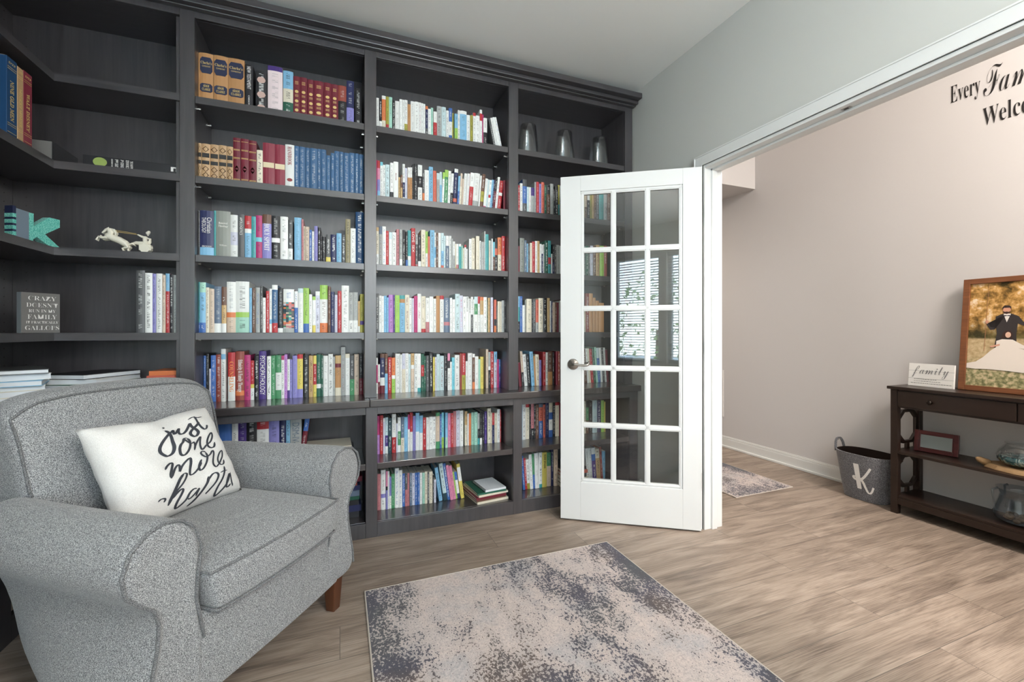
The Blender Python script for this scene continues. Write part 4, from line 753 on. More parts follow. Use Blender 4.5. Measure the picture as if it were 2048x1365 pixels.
for key, Z, Y, data in SHELVES:
    rows = []
    for e_ in data.split(';'):
        a = e_.split(','); mflag = a[5].endswith('m'); a[5] = a[5].rstrip('m')
        rows.append([int(a[0]) / 1000, float(a[1]) / 1000, int(a[2]) / 1000, a[3], float(a[4]), int(a[5]) / 1000, mflag])
    for i, (x, w, H_, code, lean, jit, mass) in enumerate(rows):
        y = Y + jit; D = min(BY - 0.004 - y, max(0.12, H_ * 0.68)); seed = rb.random() * 50 + i
        mass = mass and (key, i) not in TT and not (key == 'L2' and i <= 11)
        if mass:
            book_geo(rest, x, w, H_, D, y, Z + 0.0004, code, lean, True, seed); nmass += 1; continue
        m = MB(); parted = key in PARTKEYS and w > 0.012
        R_ = book_geo(m, x, w, H_, D, y, Z + 0.0004, code, lean, not parted, seed, (key, i) in TT)
        # label from look, neighbours and shelf
        d, ex = cdesc(code)
        size = 'thick' if w > 0.038 else 'slim' if w < 0.013 else ''
        if not size and H_ > 0.25: size = 'tall'
        if not size and H_ < 0.18: size = 'short'
        lt = [c_[3] for c_ in rows[:i]][-1:]; rt = [c_[3] for c_ in rows[i + 1:i + 2]]
        nb = ''
        if lt and rt: nb = 'between %s and %s ones' % (CN[bands(lt[0])[0][0]], CN[bands(rt[0])[0][0]])
        elif rt: nb = 'leftmost, beside a %s one' % CN[bands(rt[0])[0][0]]
        else: nb = 'rightmost, beside a %s one' % CN[bands(lt[0])[0][0]]
        tt = TT.get((key, i)); ttl = ''
        if tt: ttl = ' titled ' + tt[0][0].replace('\n', ' ') if "Clarke" not in tt[0][0] and tt[0][0] not in ('TONY EVANS', 'S') else ''
        lean_s = 'leaning ' if abs(lean) > 7 else ''
        full = ' '.join(('%s %s%s book%s, %s, %s' % (size, lean_s, d, ttl or ex, nb, SHN[key])).split())
        cands = [full, ' '.join(('%s %s%s book%s, %s, %s' % (size, lean_s, d, '', nb, SHN[key])).split())]
        pos = '%s from %s' % ((ordn(i), 'left') if i <= len(rows) / 2 else (ordn(len(rows) - 1 - i), 'right'))
        cands += [' '.join(('%s %s%s book%s, %s, %s' % (size, lean_s, d, ex, pos, SHN[key])).split()), ' '.join(('%s %s book, %s, %s' % (size, d, pos, SHN[key])).split())]
        lab = next(c_ for c_ in cands if len(c_.split()) <= 16 and c_ not in used_labels); used_labels.add(lab)
        P0 = Vector((x, y, Z))
        marked = (key == 'L1' and (8 <= i <= 13 or i == 5)) or (key == 'L2' and (i <= 7 or i in (9, 10, 11)))
        if parted or tt or marked:
            t = thing('book', lab, 'book', P0, 0, 'books on the ' + SHN[key])
            m.build('cover', M['book'], t)
            if marked: spine_marks(key, i, x, y, Z, w, H_, t)
            if parted:
                pm = MB(); b_ = min(0.0022, w * 0.12) + 0.0004; hh = w / 2 - 0.0003 - b_; cv = min(0.005, w * 0.12)
                pm.box(-hh, y + cv + b_, 0.003, hh, y + D - 0.003, H_ - 0.004, R_); pm.build('pages', M['pages'], t)
            for q in tt or ():
                txt, sty, rot, cf, hf, mt = q[:6]; so = q[6] if len(q) > 6 else 0
                body = '\n'.join(serif(u_) for u_ in txt.split('\n')) if sty == 's' else txt
                O = R_ @ Vector((so * w, y - 0.0004, H_ * (1 - cf)))
                if rot:
                    ln = {'HANDBOOK': .42, 'NEW TESTAMENT': .5, 'CARSON': .22, 'Christian': .34, 'THEOLOGY': .34, 'APOLOGETICS': .40, 'HOLY SPIRIT': .6, 'Ethnicity & Family Therapy': .66, 'PSYCHOPATHOLOGY': .8, 'COUNSELING': .62,
                          'DSM-IV-TR': .62, 'APPLIED': .4, 'LOVE  SEX': .52, 'RISK': .2, 'BECOMING US': .4, 'TONY EVANS': .4}.get(txt, .4)
                    place_text('title', body, 0.02, M[mt], O, (0, 0, -1), (1, 0, 0), t, fitw=H_ * ln, fith=w * hf)
                else:
                    if 'Clarke' in txt or 'ADAM' in txt:
                        lb = MB(); hh_ = H_ * (.17 if 'Clarke' in txt else .09); cz = H_ * (1 - (.245 if 'Clarke' in txt else .70)); ww = w * .44
                        pts = [(-ww, -hh_ * .6), (-ww * .7, -hh_ * .95), (ww * .7, -hh_ * .95), (ww, -hh_ * .6), (ww, hh_ * .6), (ww * .7, hh_ * .95), (-ww * .7, hh_ * .95), (-ww, hh_ * .6)]
                        lb.prism(pts, lambda u, v, dd: (x + u, y - dd, Z + cz + v), -0.006, 0.0006); lb.build('spine_label', M['label_navy'], t)
                        O = Vector((O.x, y - 0.0010, O.z))
                    place_text('title', body, 0.02, M[mt], O, (1, 0, 0), (0, 0, 1), t, fitw=w * hf, fith=(H_ * (.055 if 'Clarke' in txt else .03 if txt == 'COMMENTARY' else .12 if '\n' in txt else .035 if len(txt) > 1 else .3)))
        else:
            o = m.build('book', M['book']); tag(o, lab, 'book', 'books on the ' + SHN[key])
if nmass:
    o = rest.build('books', M['book']); tag(o, 'the remaining smaller books filling the shelves between the larger ones', 'books', kind='stuff')

# lying books, magazines and paper stacks: (centre x, centre y, z, wx, wy, thickness, rotation, colour, label)
def flat_book(name, x, y, z, wx, wy, t_, rot, code, label, cat='book', group=None, soft=False):
    t = thing(name, label, cat, (x, y, z), rot, group)
    R_ = Matrix.Translation((x, y, z)) @ Matrix.Rotation(rot, 4, 'Z'); c = MB(); col = LINC[code]; b_ = min(0.0025, t_ * 0.15)
    c.box(-wx / 2, -wy / 2, 0, wx / 2, wy / 2, b_, R_, col); c.box(-wx / 2, -wy / 2, t_ - b_, wx / 2, wy / 2, t_ - 0.0003, R_, col); c.box(-wx / 2, -wy / 2, b_, -wx / 2 + 0.002, wy / 2, t_ - b_, R_, col) if soft else c.box(-wx / 2, -wy / 2, b_, wx / 2, -wy / 2 + 0.0018, t_ - b_, R_, col)
    c.build('cover', M['book'], t)
    p = MB(); p.box(-wx / 2 + 0.0022, -wy / 2 + 0.002, b_ + 0.0002, wx / 2 - 0.002, wy / 2 - 0.002, t_ - b_ - 0.0002, R_); p.build('pages', M['white_paper'] if soft else M['pages'], t)
    return t
def stack(name, cx, cy, z, items, cat, where, group, rot=0.0, soft=False):
    n_ = len(items)
    for i, (wx, wy, t_, code, dx, dy, dr) in enumerate(items):
        posn = 'bottom' if i == 0 else 'topmost' if i == n_ - 1 else ordn(i) + ' from bottom'
        flat_book(name, cx + dx, cy + dy, z + 0.0003, wx, wy, t_, rot + dr, code, '%s %s, %s in the stack %s' % (CN[code], cat, posn, where), cat, group, soft); z += t_
    return z
# stack of textbooks in the lower left base cabinet, right of the armchair
zz = stack('book', -0.035, 2.72, 0.080, [(.27, .20, .034, 'k', 0, 0, 0), (.28, .21, .036, 'N', .005, 0, .03), (.25, .20, .028, 'k', .01, 0, -.02), (.27, .2, .024, 'E', 0, 0, .02), (.28, .21, .03, 'd', 0, 0, -.03), (.26, .2, .026, 'N', .01, 0, .02), (.27, .2, .02, 'I', -.01, 0, 0), (.26, .2, .03, 'R', .02, 0, .03)], 'book', 'beside the armchair arm', 'books lying in the left base cabinet')
stack('book', -0.06, 2.74, 0.402, [(.27, .20, .05, 'k', 0, 0, 0), (.26, .20, .03, 'c', -.01, 0, .02)], 'book', 'right of the upright textbooks', 'books lying right of the textbooks')
# orange books lying on the counter end behind the armchair
stack('book', -0.812, 2.72, CT, [(.155, .22, .04, 'd', 0, 0, 0), (.15, .21, .05, 'b', 0, 0, .03), (.15, .2, .042, 'L', .0, 0, -.02), (.14, .2, .024, 'C', .01, 0, .02), (.12, .18, .022, 'o', .01, 0, -.03)], 'book', 'on the counter behind the armchair', 'books lying behind the armchair')
# notebooks at the right end of the lowest middle shelf
zz = stack('notebook', 0.86, 2.68, 0.080, [(.21, .26, .013, 'c', 0, 0, 0), (.20, .25, .012, 'n', -.01, 0, .02), (.20, .26, .014, 'R', -.006, 0, -.03), (.20, .25, .012, 'c', .004, 0, .02), (.19, .24, .011, 'E', 0, -.004, -.04)], 'notebook', 'on the lowest middle shelf', 'notebooks on the lowest middle shelf', 0.12)
t = thing('notebook', 'open lined spiral notebook on top of the notebook stack', 'notebook', (0.885, 2.66, zz + 0.001), 0.12, 'notebooks on the lowest middle shelf')
R_ = Matrix.Translation((0.885, 2.66, zz + 0.001)) @ Matrix.Rotation(0.12, 4, 'Z')
m = MB(); m.box(-.07, -.10, 0, .07, .10, .012, R_); m.build('pages', M['white_paper'], t)
m = MB()
for i in range(22):
    yy = -.095 + i * .009; m.tube([R_ @ Vector((-.07 + .008 * math.cos(a_), yy, .007 + .008 * math.sin(a_))) for a_ in [j * PI / 4 for j in range(8)]], 0.0009, 5, closed=True)
m.build('spiral_binding', M['wirebound'], t)
m = MB()
for i in range(20): m.box(-.058, -.088 + i * .009, .0121, .064, -.0875 + i * .009, .0124, R_)
m.build('ruled_lines', M['slate'], t)
# stack behind the door edge
stack('book', 1.475, 2.72, 0.080, [(.20, .22, .03, 'n', 0, 0, 0), (.20, .22, .02, 'c', .005, 0, .03), (.19, .21, .028, 'G', 0, 0, 0), (.20, .22, .022, 'C', .006, 0, -.02), (.19, .21, .02, 'k', 0, 0, .03)], 'book', 'behind the edge of the white door', 'books lying behind the door edge')
# papers and magazines on the corner counter
it = [(.22, .29, .018 + .004 * (i % 3), 'wLwAwcwbwGw'[i], .006 * ((i * 7) % 5 - 2), .006 * ((i * 3) % 5 - 2), .05 * ((i * 5) % 7 - 3)) for i in range(10)]
stack('magazine', -1.30, 2.48, CT, it, 'magazine', 'on the corner counter', 'magazines piled on the corner counter', 0.5, True)
it = [(.21, .28, .022, 'wkwNwEwk'[i], .006 * ((i * 3) % 5 - 2), .005 * ((i * 7) % 5 - 2), .05 * ((i * 3) % 7 - 3)) for i in range(8)]
stack('magazine', -1.10, 2.70, CT, it, 'magazine', 'beside the corner stack', 'magazines beside the corner pile', -0.3, True)
# dark books inside the left wing base cabinet
stack('book', -1.25, 2.27, 0.402, [(.20, .24, .03, 'k', 0, 0, 0), (.19, .23, .026, 'N', 0, 0, .1), (.20, .24, .03, 'G', 0, 0, -.06)], 'book', 'in the left cabinet, upper shelf', 'books lying in the left wing cabinet')
stack('book', -1.25, 2.27, 0.080, [(.22, .26, .04, 'k', 0, 0, 0), (.20, .24, .03, 'R', 0, 0, .15), (.20, .24, .028, 'k', 0, 0, -.1), (.18, .22, .02, 'K', 0, 0, .1)], 'book', 'in the left cabinet, lower shelf', 'books lying in the left wing cabinet')
t = thing('video_recorder', 'black slim device with silver trim on the lowest left shelf', 'electronic device', (-1.20, 2.27, 0.2005))
m = MB(); m.box(-1.36, 2.16, 0.1985, -1.13, 2.38, 0.245); m.build('casing', M['black_ink'], t, bevel=0.003)
m = MB(); m.box(-1.1295, 2.17, 0.222, -1.127, 2.37, 0.226); m.box(-1.1295, 2.18, 0.208, -1.127, 2.24, 0.214); m.build('front_trim', M['nickel'], t)
# large lying volume on the second corner shelf and its neighbour
t = flat_book('book', -0.920, 2.715, 1.893, .375, .20, .054, 0.0, 'k', 'long black book lying flat with white spine lettering, second corner shelf', 'book', 'books lying on the second corner shelf')
for k_, (tx_, xx_, ln_, hh_) in enumerate((('THE COMPLETE', -1.0, .040, .006), ('LIFE and', -.983, .040, .012), ('TIMES of', -.962, .042, .012), ('SCROOGE', -.942, .044, .012), ('McDUCK', -.926, .038, .010))):
    place_text('title', serif(tx_), .02, M['white_ink'], (xx_, 2.6146, 1.920), (0, 0, 1), (-1, 0, 0), t, fitw=ln_, fith=hh_)
m = MB(); m.box(-.752, 2.6140, 1.912, -.742, 2.6149, 1.928); m.box(-.772, 2.6140, 1.912, -.762, 2.6149, 1.928); m.box(-.772, 2.6140, 1.928, -.742, 2.6149, 1.934); m.build('spine_emblem', M['white_ink'], t)
m = MB(); m.lathe([(0.0001, 0), (.026, 0), (.026, .0008), (.0001, .0008)], (0, 0, 0), 24); m.v = [(v[0] - 1.045, 2.6148 - v[2], 1.920 + v[1] * .82) for v in m.v]; m.build('spine_medallion', plain('olive green roundel', (150, 170, 90), .5), t)
t = flat_book('book', -1.285, 2.695, 1.893, .22, .16, .090, 1.60, 'k', 'black book lying at an angle in the inner corner of the second shelf', 'book', 'books lying on the second corner shelf')
t.children[1].data.materials[0] = M['grey_board']
# three tall gift volumes on the left wing, spines towards the room
for i, (yc, wd, hh, code, txt, lab) in enumerate([(2.352, .060, .318, 'X', 'NINE OLD MEN', 'tall blue volume with gold lettering on the left wing shelf'), (2.402, .036, .310, 'T', 'MICKEY MOUSE', 'tall tan volume between the blue and the red ones'), (2.448, .054, .314, 'H', 'WALT DISNEY', 'tall red volume with gold lettering beside the tan one')]):
    t = thing('book', lab, 'book', (-1.225, yc, 1.893), 0, 'tall volumes on the left wing')
    m = MB(); m.box(-1.40, yc - wd / 2 + .0005, 1.8935, -1.215, yc + wd / 2 - .0005, 1.893 + hh, col=LINC[code]); m.build('cover', M['book'], t, bevel=0.001)
    m = MB(); m.box(-1.398, yc - wd / 2 + .003, 1.893 + hh, -1.222, yc + wd / 2 - .003, 1.893 + hh + .0015); m.build('pages', M['pages'], t)
    place_text('title', serif(txt), .02, M['gold'], (-1.2148, yc, 1.893 + hh * .47), (0, 0, -1), (0, 1, 0), t, fitw=hh * .5, fith=wd * .34)
    m = MB()
    for zf in (.12, .145, .82, .845, .93): m.box(-1.2149, yc - wd * .42, 1.893 + hh * (1 - zf), -1.2142, yc + wd * .42, 1.893 + hh * (1 - zf) + .0018)
    m.build('gilt_bands', M['gold'], t)
    place_text('title', 'D23', .02, M['gold'], (-1.2148, yc, 1.893 + hh * .935), (0, 1, 0), (0, 0, 1), t, fitw=wd * .6, fith=.008)
# ------------------------------------------------------------------ open glazed door
HG = Vector((1.880, 1.897, 0)); dd = Vector((-0.829, 0.559, 0)).normalized()
DR = Matrix.Translation(HG) @ Matrix.Rotation(math.atan2(dd.y, dd.x), 4, 'Z')      # local x along the leaf, local y towards the camera
dt = struct(thing('door_1', 'white fifteen lite glazed door standing open in front of the bookcase', 'door', HG, math.atan2(dd.y, dd.x)))
W_, T_ = 0.787, 0.035; Z0, Z1 = 0.010, 2.048
gx = [0.110, 0.2885, 0.4790, 0.657]; gz = [0.247, 0.572, 0.911, 1.262, 1.607, 1.945]
m = MB()
for b_ in ((0, -T_, Z0, gx[0] - .012, 0, Z1), (gx[3] + .012, -T_, Z0, W_, 0, Z1), (gx[0] - .012, -T_, Z0, gx[3] + .012, 0, gz[0] - .012), (gx[0] - .012, -T_, gz[5] + .012, gx[3] + .012, 0, Z1)): m.box(*b_, mat=DR)
m.build('door_leaf', M['door'], dt, bevel=0.0015)
m = MB()
def bar(x0, z0, x1, z1):
    for e_, y0, y1 in ((0.0, -.028, -.007), (0.006, -.031, -.004)):
        if x1 - x0 < z1 - z0: m.box(x0 + e_, y0, z0, x1 - e_, y1, z1, mat=DR)
        else: m.box(x0, y0, z0 + e_, x1, y1, z1 - e_, mat=DR)
hw = 0.0155
for x in gx[1:3]: bar(x - hw, gz[0], x + hw, gz[5])
for z in gz[1:5]: bar(gx[0], z - hw, gx[3], z + hw)
for x in (gx[0], gx[3]): bar(x - .013, gz[0] - .013, x + .008, gz[5] + .013) if x == gx[0] else bar(x - .008, gz[0] - .013, x + .013, gz[5] + .013)
for z in (gz[0], gz[5]): bar(gx[0] - .013, z - .013, gx[3] + .013, z + .008) if z == gz[0] else bar(gx[0] - .013, z - .008, gx[3] + .013, z + .013)
m.build('muntins', M['door'], dt, bevel=0.0015)
for i in range(3):
    for k in range(5):
        p = MB(); y = -.0175
        p.add([DR @ Vector(v) for v in ((gx[i] + .004, y, gz[k] + .004), (gx[i + 1] - .004, y, gz[k] + .004), (gx[i + 1] - .004, y, gz[k + 1] - .004), (gx[i] + .004, y, gz[k + 1] - .004))], [(0, 1, 2, 3)])
        p.build('glass_pane', M['pane'], dt)
for sgn, y0 in ((1, 0.0), (-1, -T_)):
    h_ = MB(); h_.lathe([(.0001, 0), (.033, 0), (.033, .004), (.026, .009), (.013, .013), (.011, .045), (.0001, .047)], (0, 0, 0), 28)
    h_.v = [DR @ Vector((.713 + a, y0 + sgn * c, .931 + b_)) for a, b_, c in h_.v]
    hp = h_.build('door_handle', M['nickel'], dt, smooth=True)
    l_ = MB(); l_.tube([DR @ Vector((x, y0 + sgn * yy, z)) for x, yy, z in ((.713, .040, .931), (.700, .044, .932), (.675, .045, .930), (.648, .045, .928), (.630, .045, .931), (.620, .043, .936))], [.010, .0095, .0075, .007, .0085, .009], 12)
    l_.build('lever', M['nickel'], hp, smooth=True)
for z in (1.79, 1.03, .277):
    h_ = MB(); h_.box(-.0016, -.030, z - .045, -.0002, -.004, z + .045, mat=DR)
    h_.tube([DR @ Vector((-.004, -.040, z - .046)), DR @ Vector((-.004, -.040, z + .046))], .005, 10)
    h_.build('hinge', M['nickel'], dt, bevel=0.0004)
m = MB(); m.box(.787, -.030, .900, .7882, -.006, .960, mat=DR); m.build('latch_plate', M['nickel'], dt)

# ------------------------------------------------------------------ armchair
CA = math.radians(54.0)
CC = Vector((-0.201, 1.625, 0)); ang = math.atan2(-math.cos(CA), math.sin(CA))
CR = Matrix.Translation(CC) @ Matrix.Rotation(ang, 4, 'Z')           # local x = forward, local y = towards the far arm
ch = thing('armchair', 'grey tweed armchair with rolled arms and a white lettered pillow', 'armchair', CC, ang)
TW = M['tweed']
def loft(rings, closed_ring=True, cap=True):
    m = MB(); n_ = len(rings[0]); vs = [CR @ Vector(v) for r_ in rings for v in r_]; fs = []
    for i in range(len(rings) - 1):
        for j in range(n_ if closed_ring else n_ - 1): fs.append((i * n_ + j, i * n_ + (j + 1) % n_, (i + 1) * n_ + (j + 1) % n_, (i + 1) * n_ + j))
    if cap: fs.append(tuple(range(n_))[::-1]); fs.append(tuple((len(rings) - 1) * n_ + j for j in range(n_)))
    m.add(vs, fs); return m
PROF = [(-.105, .13), (-.098, .30), (-.074, .42), (-.080, .49), (-.090, .555), (-.073, .612), (-.036, .648), (.012, .660), (.055, .650), (.095, .618), (.113, .568), (.104, .518), (.072, .482), (.038, .452), (.026, .41), (.030, .35), (.044, .28), (.062, .21), (.066, .16), (.052, .128)]
def arm_ring(a, b0, s, k=1.0, flare=0.0, zs=1.0, sg=1):
    cb, cz = 0.0, .40
    out = []
    for b_, z in PROF:
        fl = flare * max(0, min(1, (.42 - z) / .25)) if b_ > 0 else 0
        out.append((a, sg * (b0 + cb + (b_ - cb) * k + fl), cz + (z - cz) * (k * .5 + .5) * 1.0))
    return out
for sg in (-1, 1):
    bc = 0.350
    rings = [arm_ring(.008, bc, 1, .50, 0, 1, sg), arm_ring(.014, bc, 1, .80, 0, 1, sg), arm_ring(.010, bc, 1, .93, 0.0, 1, sg), arm_ring(-.004, bc, 1, .99, .006, 1, sg), arm_ring(-.03, bc, 1, 1.0, .018, 1, sg)]
    for a, d_, fl_ in ((-.15, 0.0, .02), (-.30, -.004, .0), (-.45, -.010, -.042), (-.58, -.020, -.080), (-.66, -.032, -.098)): rings.append(arm_ring(a, bc + d_, 1, 1.0 + a * .12, fl_, 1, sg))
    m = loft(rings); o = m.build('arm', TW, ch, smooth=True, weld=True, sub=2)
    pr = [CR @ Vector((v[0] + .004, v[1], v[2])) for v in arm_ring(.008, bc, 1, .958, 0, 1, sg)][:]
    q = MB(); q.tube(pr[1:-1], .0045, 6); q.build('piping', M['welt'], o, smooth=True)
def softbox(fn, nx=14, ny=14, nz=6):
    m = MB(); idx = {}
    def vid(i, j, k):
        key = (i, j, k)
        if key not in idx:
            idx[key] = len(m.v); m.v.append(fn(2 * i / nx - 1, 2 * j / ny - 1, 2 * k / nz - 1))
        return idx[key]
    def face(a): m.f.append(a); m.col.append(None); m.txt.append(None); m.uv.append(None)
    for i in range(nx):
        for j in range(ny):
            face((vid(i, j, 0), vid(i, j + 1, 0), vid(i + 1, j + 1, 0), vid(i + 1, j, 0))); face((vid(i, j, nz), vid(i + 1, j, nz), vid(i + 1, j + 1, nz), vid(i, j + 1, nz)))
    for i in range(nx):
        for k in range(nz):
            face((vid(i, 0, k), vid(i + 1, 0, k), vid(i + 1, 0, k + 1), vid(i, 0, k + 1))); face((vid(i, ny, k), vid(i, ny, k + 1), vid(i + 1, ny, k + 1), vid(i + 1, ny, k)))
    for j in range(ny):
        for k in range(nz):
            face((vid(0, j, k), vid(0, j, k + 1), vid(0, j + 1, k + 1), vid(0, j + 1, k))); face((vid(nx, j, k), vid(nx, j + 1, k), vid(nx, j + 1, k + 1), vid(nx, j, k + 1)))
    return m
def sgnpow(x, p): return math.copysign(abs(x) ** p, x)
# seat cushion
def seat(u, v, s):
    r_ = 0.90 + .10 * math.cos(s * PI / 2)                      # rounded boxing
    a = -.255 + .305 * (u if abs(u) < .85 else math.copysign(.85 + (abs(u) - .85) * 1.0, u)) * (r_ * .04 + .96)
    a += .018 * (1 - v * v) * (1 if u > 0 else 0) * u
    b_ = (.270 - .022 * (1 - s) / 2) * v * (r_ * .06 + .94)
    crown = (1 - u ** 4) * (1 - v ** 4)
    cr_ = 1 - .12 * (max(abs(u), abs(v)) ** 12)
    z = .427 + s * .064 * cr_ + (.028 * crown if s > 0 else 0) * (s)
    return CR @ Vector((a, b_, z))
m = softbox(seat, 18, 18, 6); so = m.build('seat_cushion', TW, ch, smooth=True, sub=1)
def seat_edge(s): return [seat(u, v, s) for u, v in [(1, -1 + .1 * i) for i in range(21)]]
for s in (1, -1):
    q = MB(); pts = [seat(-1 + .1 * i, -1, s) for i in range(21)] + seat_edge(s)[1:] + [seat(1 - .1 * i, 1, s) for i in range(1, 21)]
    q.tube(pts, .0038, 6); q.build('piping', M['welt'], so, smooth=True)
# front rail and body under the seat
def rail(u, v, s):
    k = .5 + .5 * s
    a = -.335 + u * (.335 + .010 * (1 - v * v)) ; b_ = v * (.325 - .04 * (1 - u))
    return CR @ Vector((a + (.006 if u > 0 else 0), b_, .130 + k * (.235)))
m = softbox(rail, 10, 10, 4); m.build('seat_rail', TW, ch, smooth=False, bevel=0.012)
# back: gently crowned top, boxed sides, reclined
def backp(u, v, s):
    # u: -1 rear .. 1 front ; v: across ; s: height
    k = .5 + .5 * s
    half = .240 + .066 * min(1, k / .35) + .022 * k
    top = .944 - .036 * abs(v) ** 3.6
    z = .30 + (top - .30) * k
    if s > .66: z -= .020 * max(0, abs(u)) ** 3 * ((s - .66) / .34) + .022 * max(0, abs(v) - .85) / .15 * ((s - .66) / .34)
    a = -.575 - .135 * k ** 1.15 + u * (.085 - .014 * k)
    if u > 0: a += .022 * (1 - v ** 2) * math.sin(min(1, k * 1.1) * PI)
    b_ = v * half * (1 - .03 * (1 if abs(u) > .9 else 0))
    return CR @ Vector((a, b_, z))
m = softbox(backp, 6, 16, 16); bo = m.build('backrest', TW, ch, smooth=True, sub=1)
q = MB(); pts = [backp(1, -1, -1 + .125 * i) for i in range(3, 17)] + [backp(1, -1 + .1 * i, 1) for i in range(1, 20)] + [backp(1, 1, 1 - .125 * i) for i in range(0, 14)]
q.tube(pts, .0038, 6); q.build('piping', M['welt'], bo, smooth=True)
for a, b_ in ((-.035, .345), (-.035, -.345), (-.56, .24), (-.56, -.24)):
    q = MB(); k = len(q.v)
    tp = .027; bt = .019
    q.add([CR @ Vector(v) for v in ((a - tp, b_ - tp, .135), (a + tp, b_ - tp, .135), (a + tp, b_ + tp, .135), (a - tp, b_ + tp, .135), (a - bt, b_ - bt, 0.0), (a + bt, b_ - bt, 0.0), (a + bt, b_ + bt, 0.0), (a - bt, b_ + bt, 0.0))],
          [(0, 1, 2, 3), (7, 6, 5, 4), (0, 4, 5, 1), (1, 5, 6, 2), (2, 6, 7, 3), (3, 7, 4, 0)])
    q.build('leg', M['leg_wood'], ch, bevel=0.003)

# ------------------------------------------------------------------ pillow
PO = Vector((-.607, 1.618, .512)); PU = Vector((.5852, .8109, 0)); PV = Vector((-.4034, .2911, .8675)); PN = Vector((.7034, -.5077, .4975))
PW, PH = .4255, .362
def pil(u, v, s=1):
    """u, v in -1..1 over the face; s = +1 front, -1 back"""
    pin = 1 - .055 * (1 - u * u) * abs(v) ** 3 ; pin2 = 1 - .06 * (1 - v * v) * abs(u) ** 3
    th = .070 * (max(0, 1 - u ** 4) ** .55) * (max(0, 1 - v ** 4) ** .55)
    wr = .0035 * math.sin(9 * u + 5 * v) * (1 - u * u) + .003 * math.sin(14 * v - 6 * u)
    p = PO + PU * (PW * (.5 + .5 * u * pin2)) + PV * (PH * (.5 + .5 * v * pin))
    if v > .2: p -= PV * .018 * math.exp(-((u + .1) / .35) ** 2) * (v - .2)
    return p + PN * ((th + wr * min(1, th * 20)) * s + .008)
m = MB(); nn = 30
for s in (1, -1):
    k = len(m.v); vs = [pil(-1 + 2 * i / nn, -1 + 2 * j / nn, s) for j in range(nn + 1) for i in range(nn + 1)]
    fs = [(j * (nn + 1) + i, j * (nn + 1) + i + 1, (j + 1) * (nn + 1) + i + 1, (j + 1) * (nn + 1) + i) for j in range(nn) for i in range(nn)]
    if s < 0: fs = [f[::-1] for f in fs]
    m.add(vs, fs)
pw = thing('throw_pillow', 'white square throw pillow with black handwritten lettering leaning in the armchair', 'pillow', PO)
m.build('cushion', M['linen'], pw, smooth=True, weld=True)
STROKES = {'j': (6.5, '188,291 196,279 200,260 200,240 197,216 188,198 178,190 165,188 157,196 153,209 157,225 167,242 181,259 194,271 206,278 214,283 213,274 214,268 221,270 231,279 239,285 234,275 234,265 241,261 251,262 265,271 276,283 285,294 287,286 292,274 298,263 299,250 290,239 279,236 272,244 273,255 284,266 303,278 322,291'),
 't': (5, '312,321 315,304 317,284 319,267 324,256 333,257 341,267 342,272'), 'tc': (4, '284,313 305,319 324,313 348,315'),
 'o': (4, '239,235 240,226 246,215 255,210 265,213 264,199 257,182'), 'o2': (5.5, '250,238 238,237 228,224 216,214 208,199 208,181 219,175 233,184 245,201 251,221 249,236'),
 'n': (5, '257,183 268,201 288,221 298,228 292,213 287,196 286,178 297,182 311,191 331,200 344,213 350,226 347,235 335,227 322,208 316,187 322,176 336,177 348,195'),
 'm': (5.5, '141,142 152,153 166,160 173,156 166,142 154,123 147,105'), 'm2': (5, '149,108 162,123 176,138 189,147 193,142 187,127 183,121 201,139 220,153 233,158 230,143 221,125 214,110 212,98 223,97 238,105 251,118 259,129'),
 'O2': (4.5, '292,162 283,170 273,164 275,151 285,143 304,150 315,159 322,161 320,149 308,127 303,110 308,96 321,101 332,108 343,117 359,132 365,150 359,153 346,144 332,126 328,109 334,98 347,101 358,116'), 'O3': (5, '263,139 252,125 247,112 251,102 263,106 277,123 288,145 290,162'),
 'c': (4, '95,44 105,49 116,47 118,42 113,36'), 'h': (4.5, '191,109 201,105 193,91 176,74 154,57 138,41'), 'h2': (6.5, '191,108 171,93 156,73 142,49 125,19'),
 'h3': (5, '137,35 155,50 169,57 174,52 164,36 152,19 147,5 153,-1 167,5 179,15 188,29 197,37 209,42 219,40'), 'a': (4.5, '184,15 192,13 209,24 228,38 217,24 212,13'),
 'p': (6, '270,69 262,50 246,32 225,14 206,-2 191,-9'), 'p2': (5, '263,53 283,71 298,72 303,60 292,39 272,22 259,13 253,10'),
 'T': (5, '340,88 332,67 319,43 302,20 293,-1 298,-10 313,-2 336,18 356,47 354,53 342,34 335,11 342,6 354,14'), 'Tc': (4, '312,67 330,70 348,69'), 'r': (4, '363,59 362,41 360,19 364,3'), 'dot': (7, '190,309 196,305')}
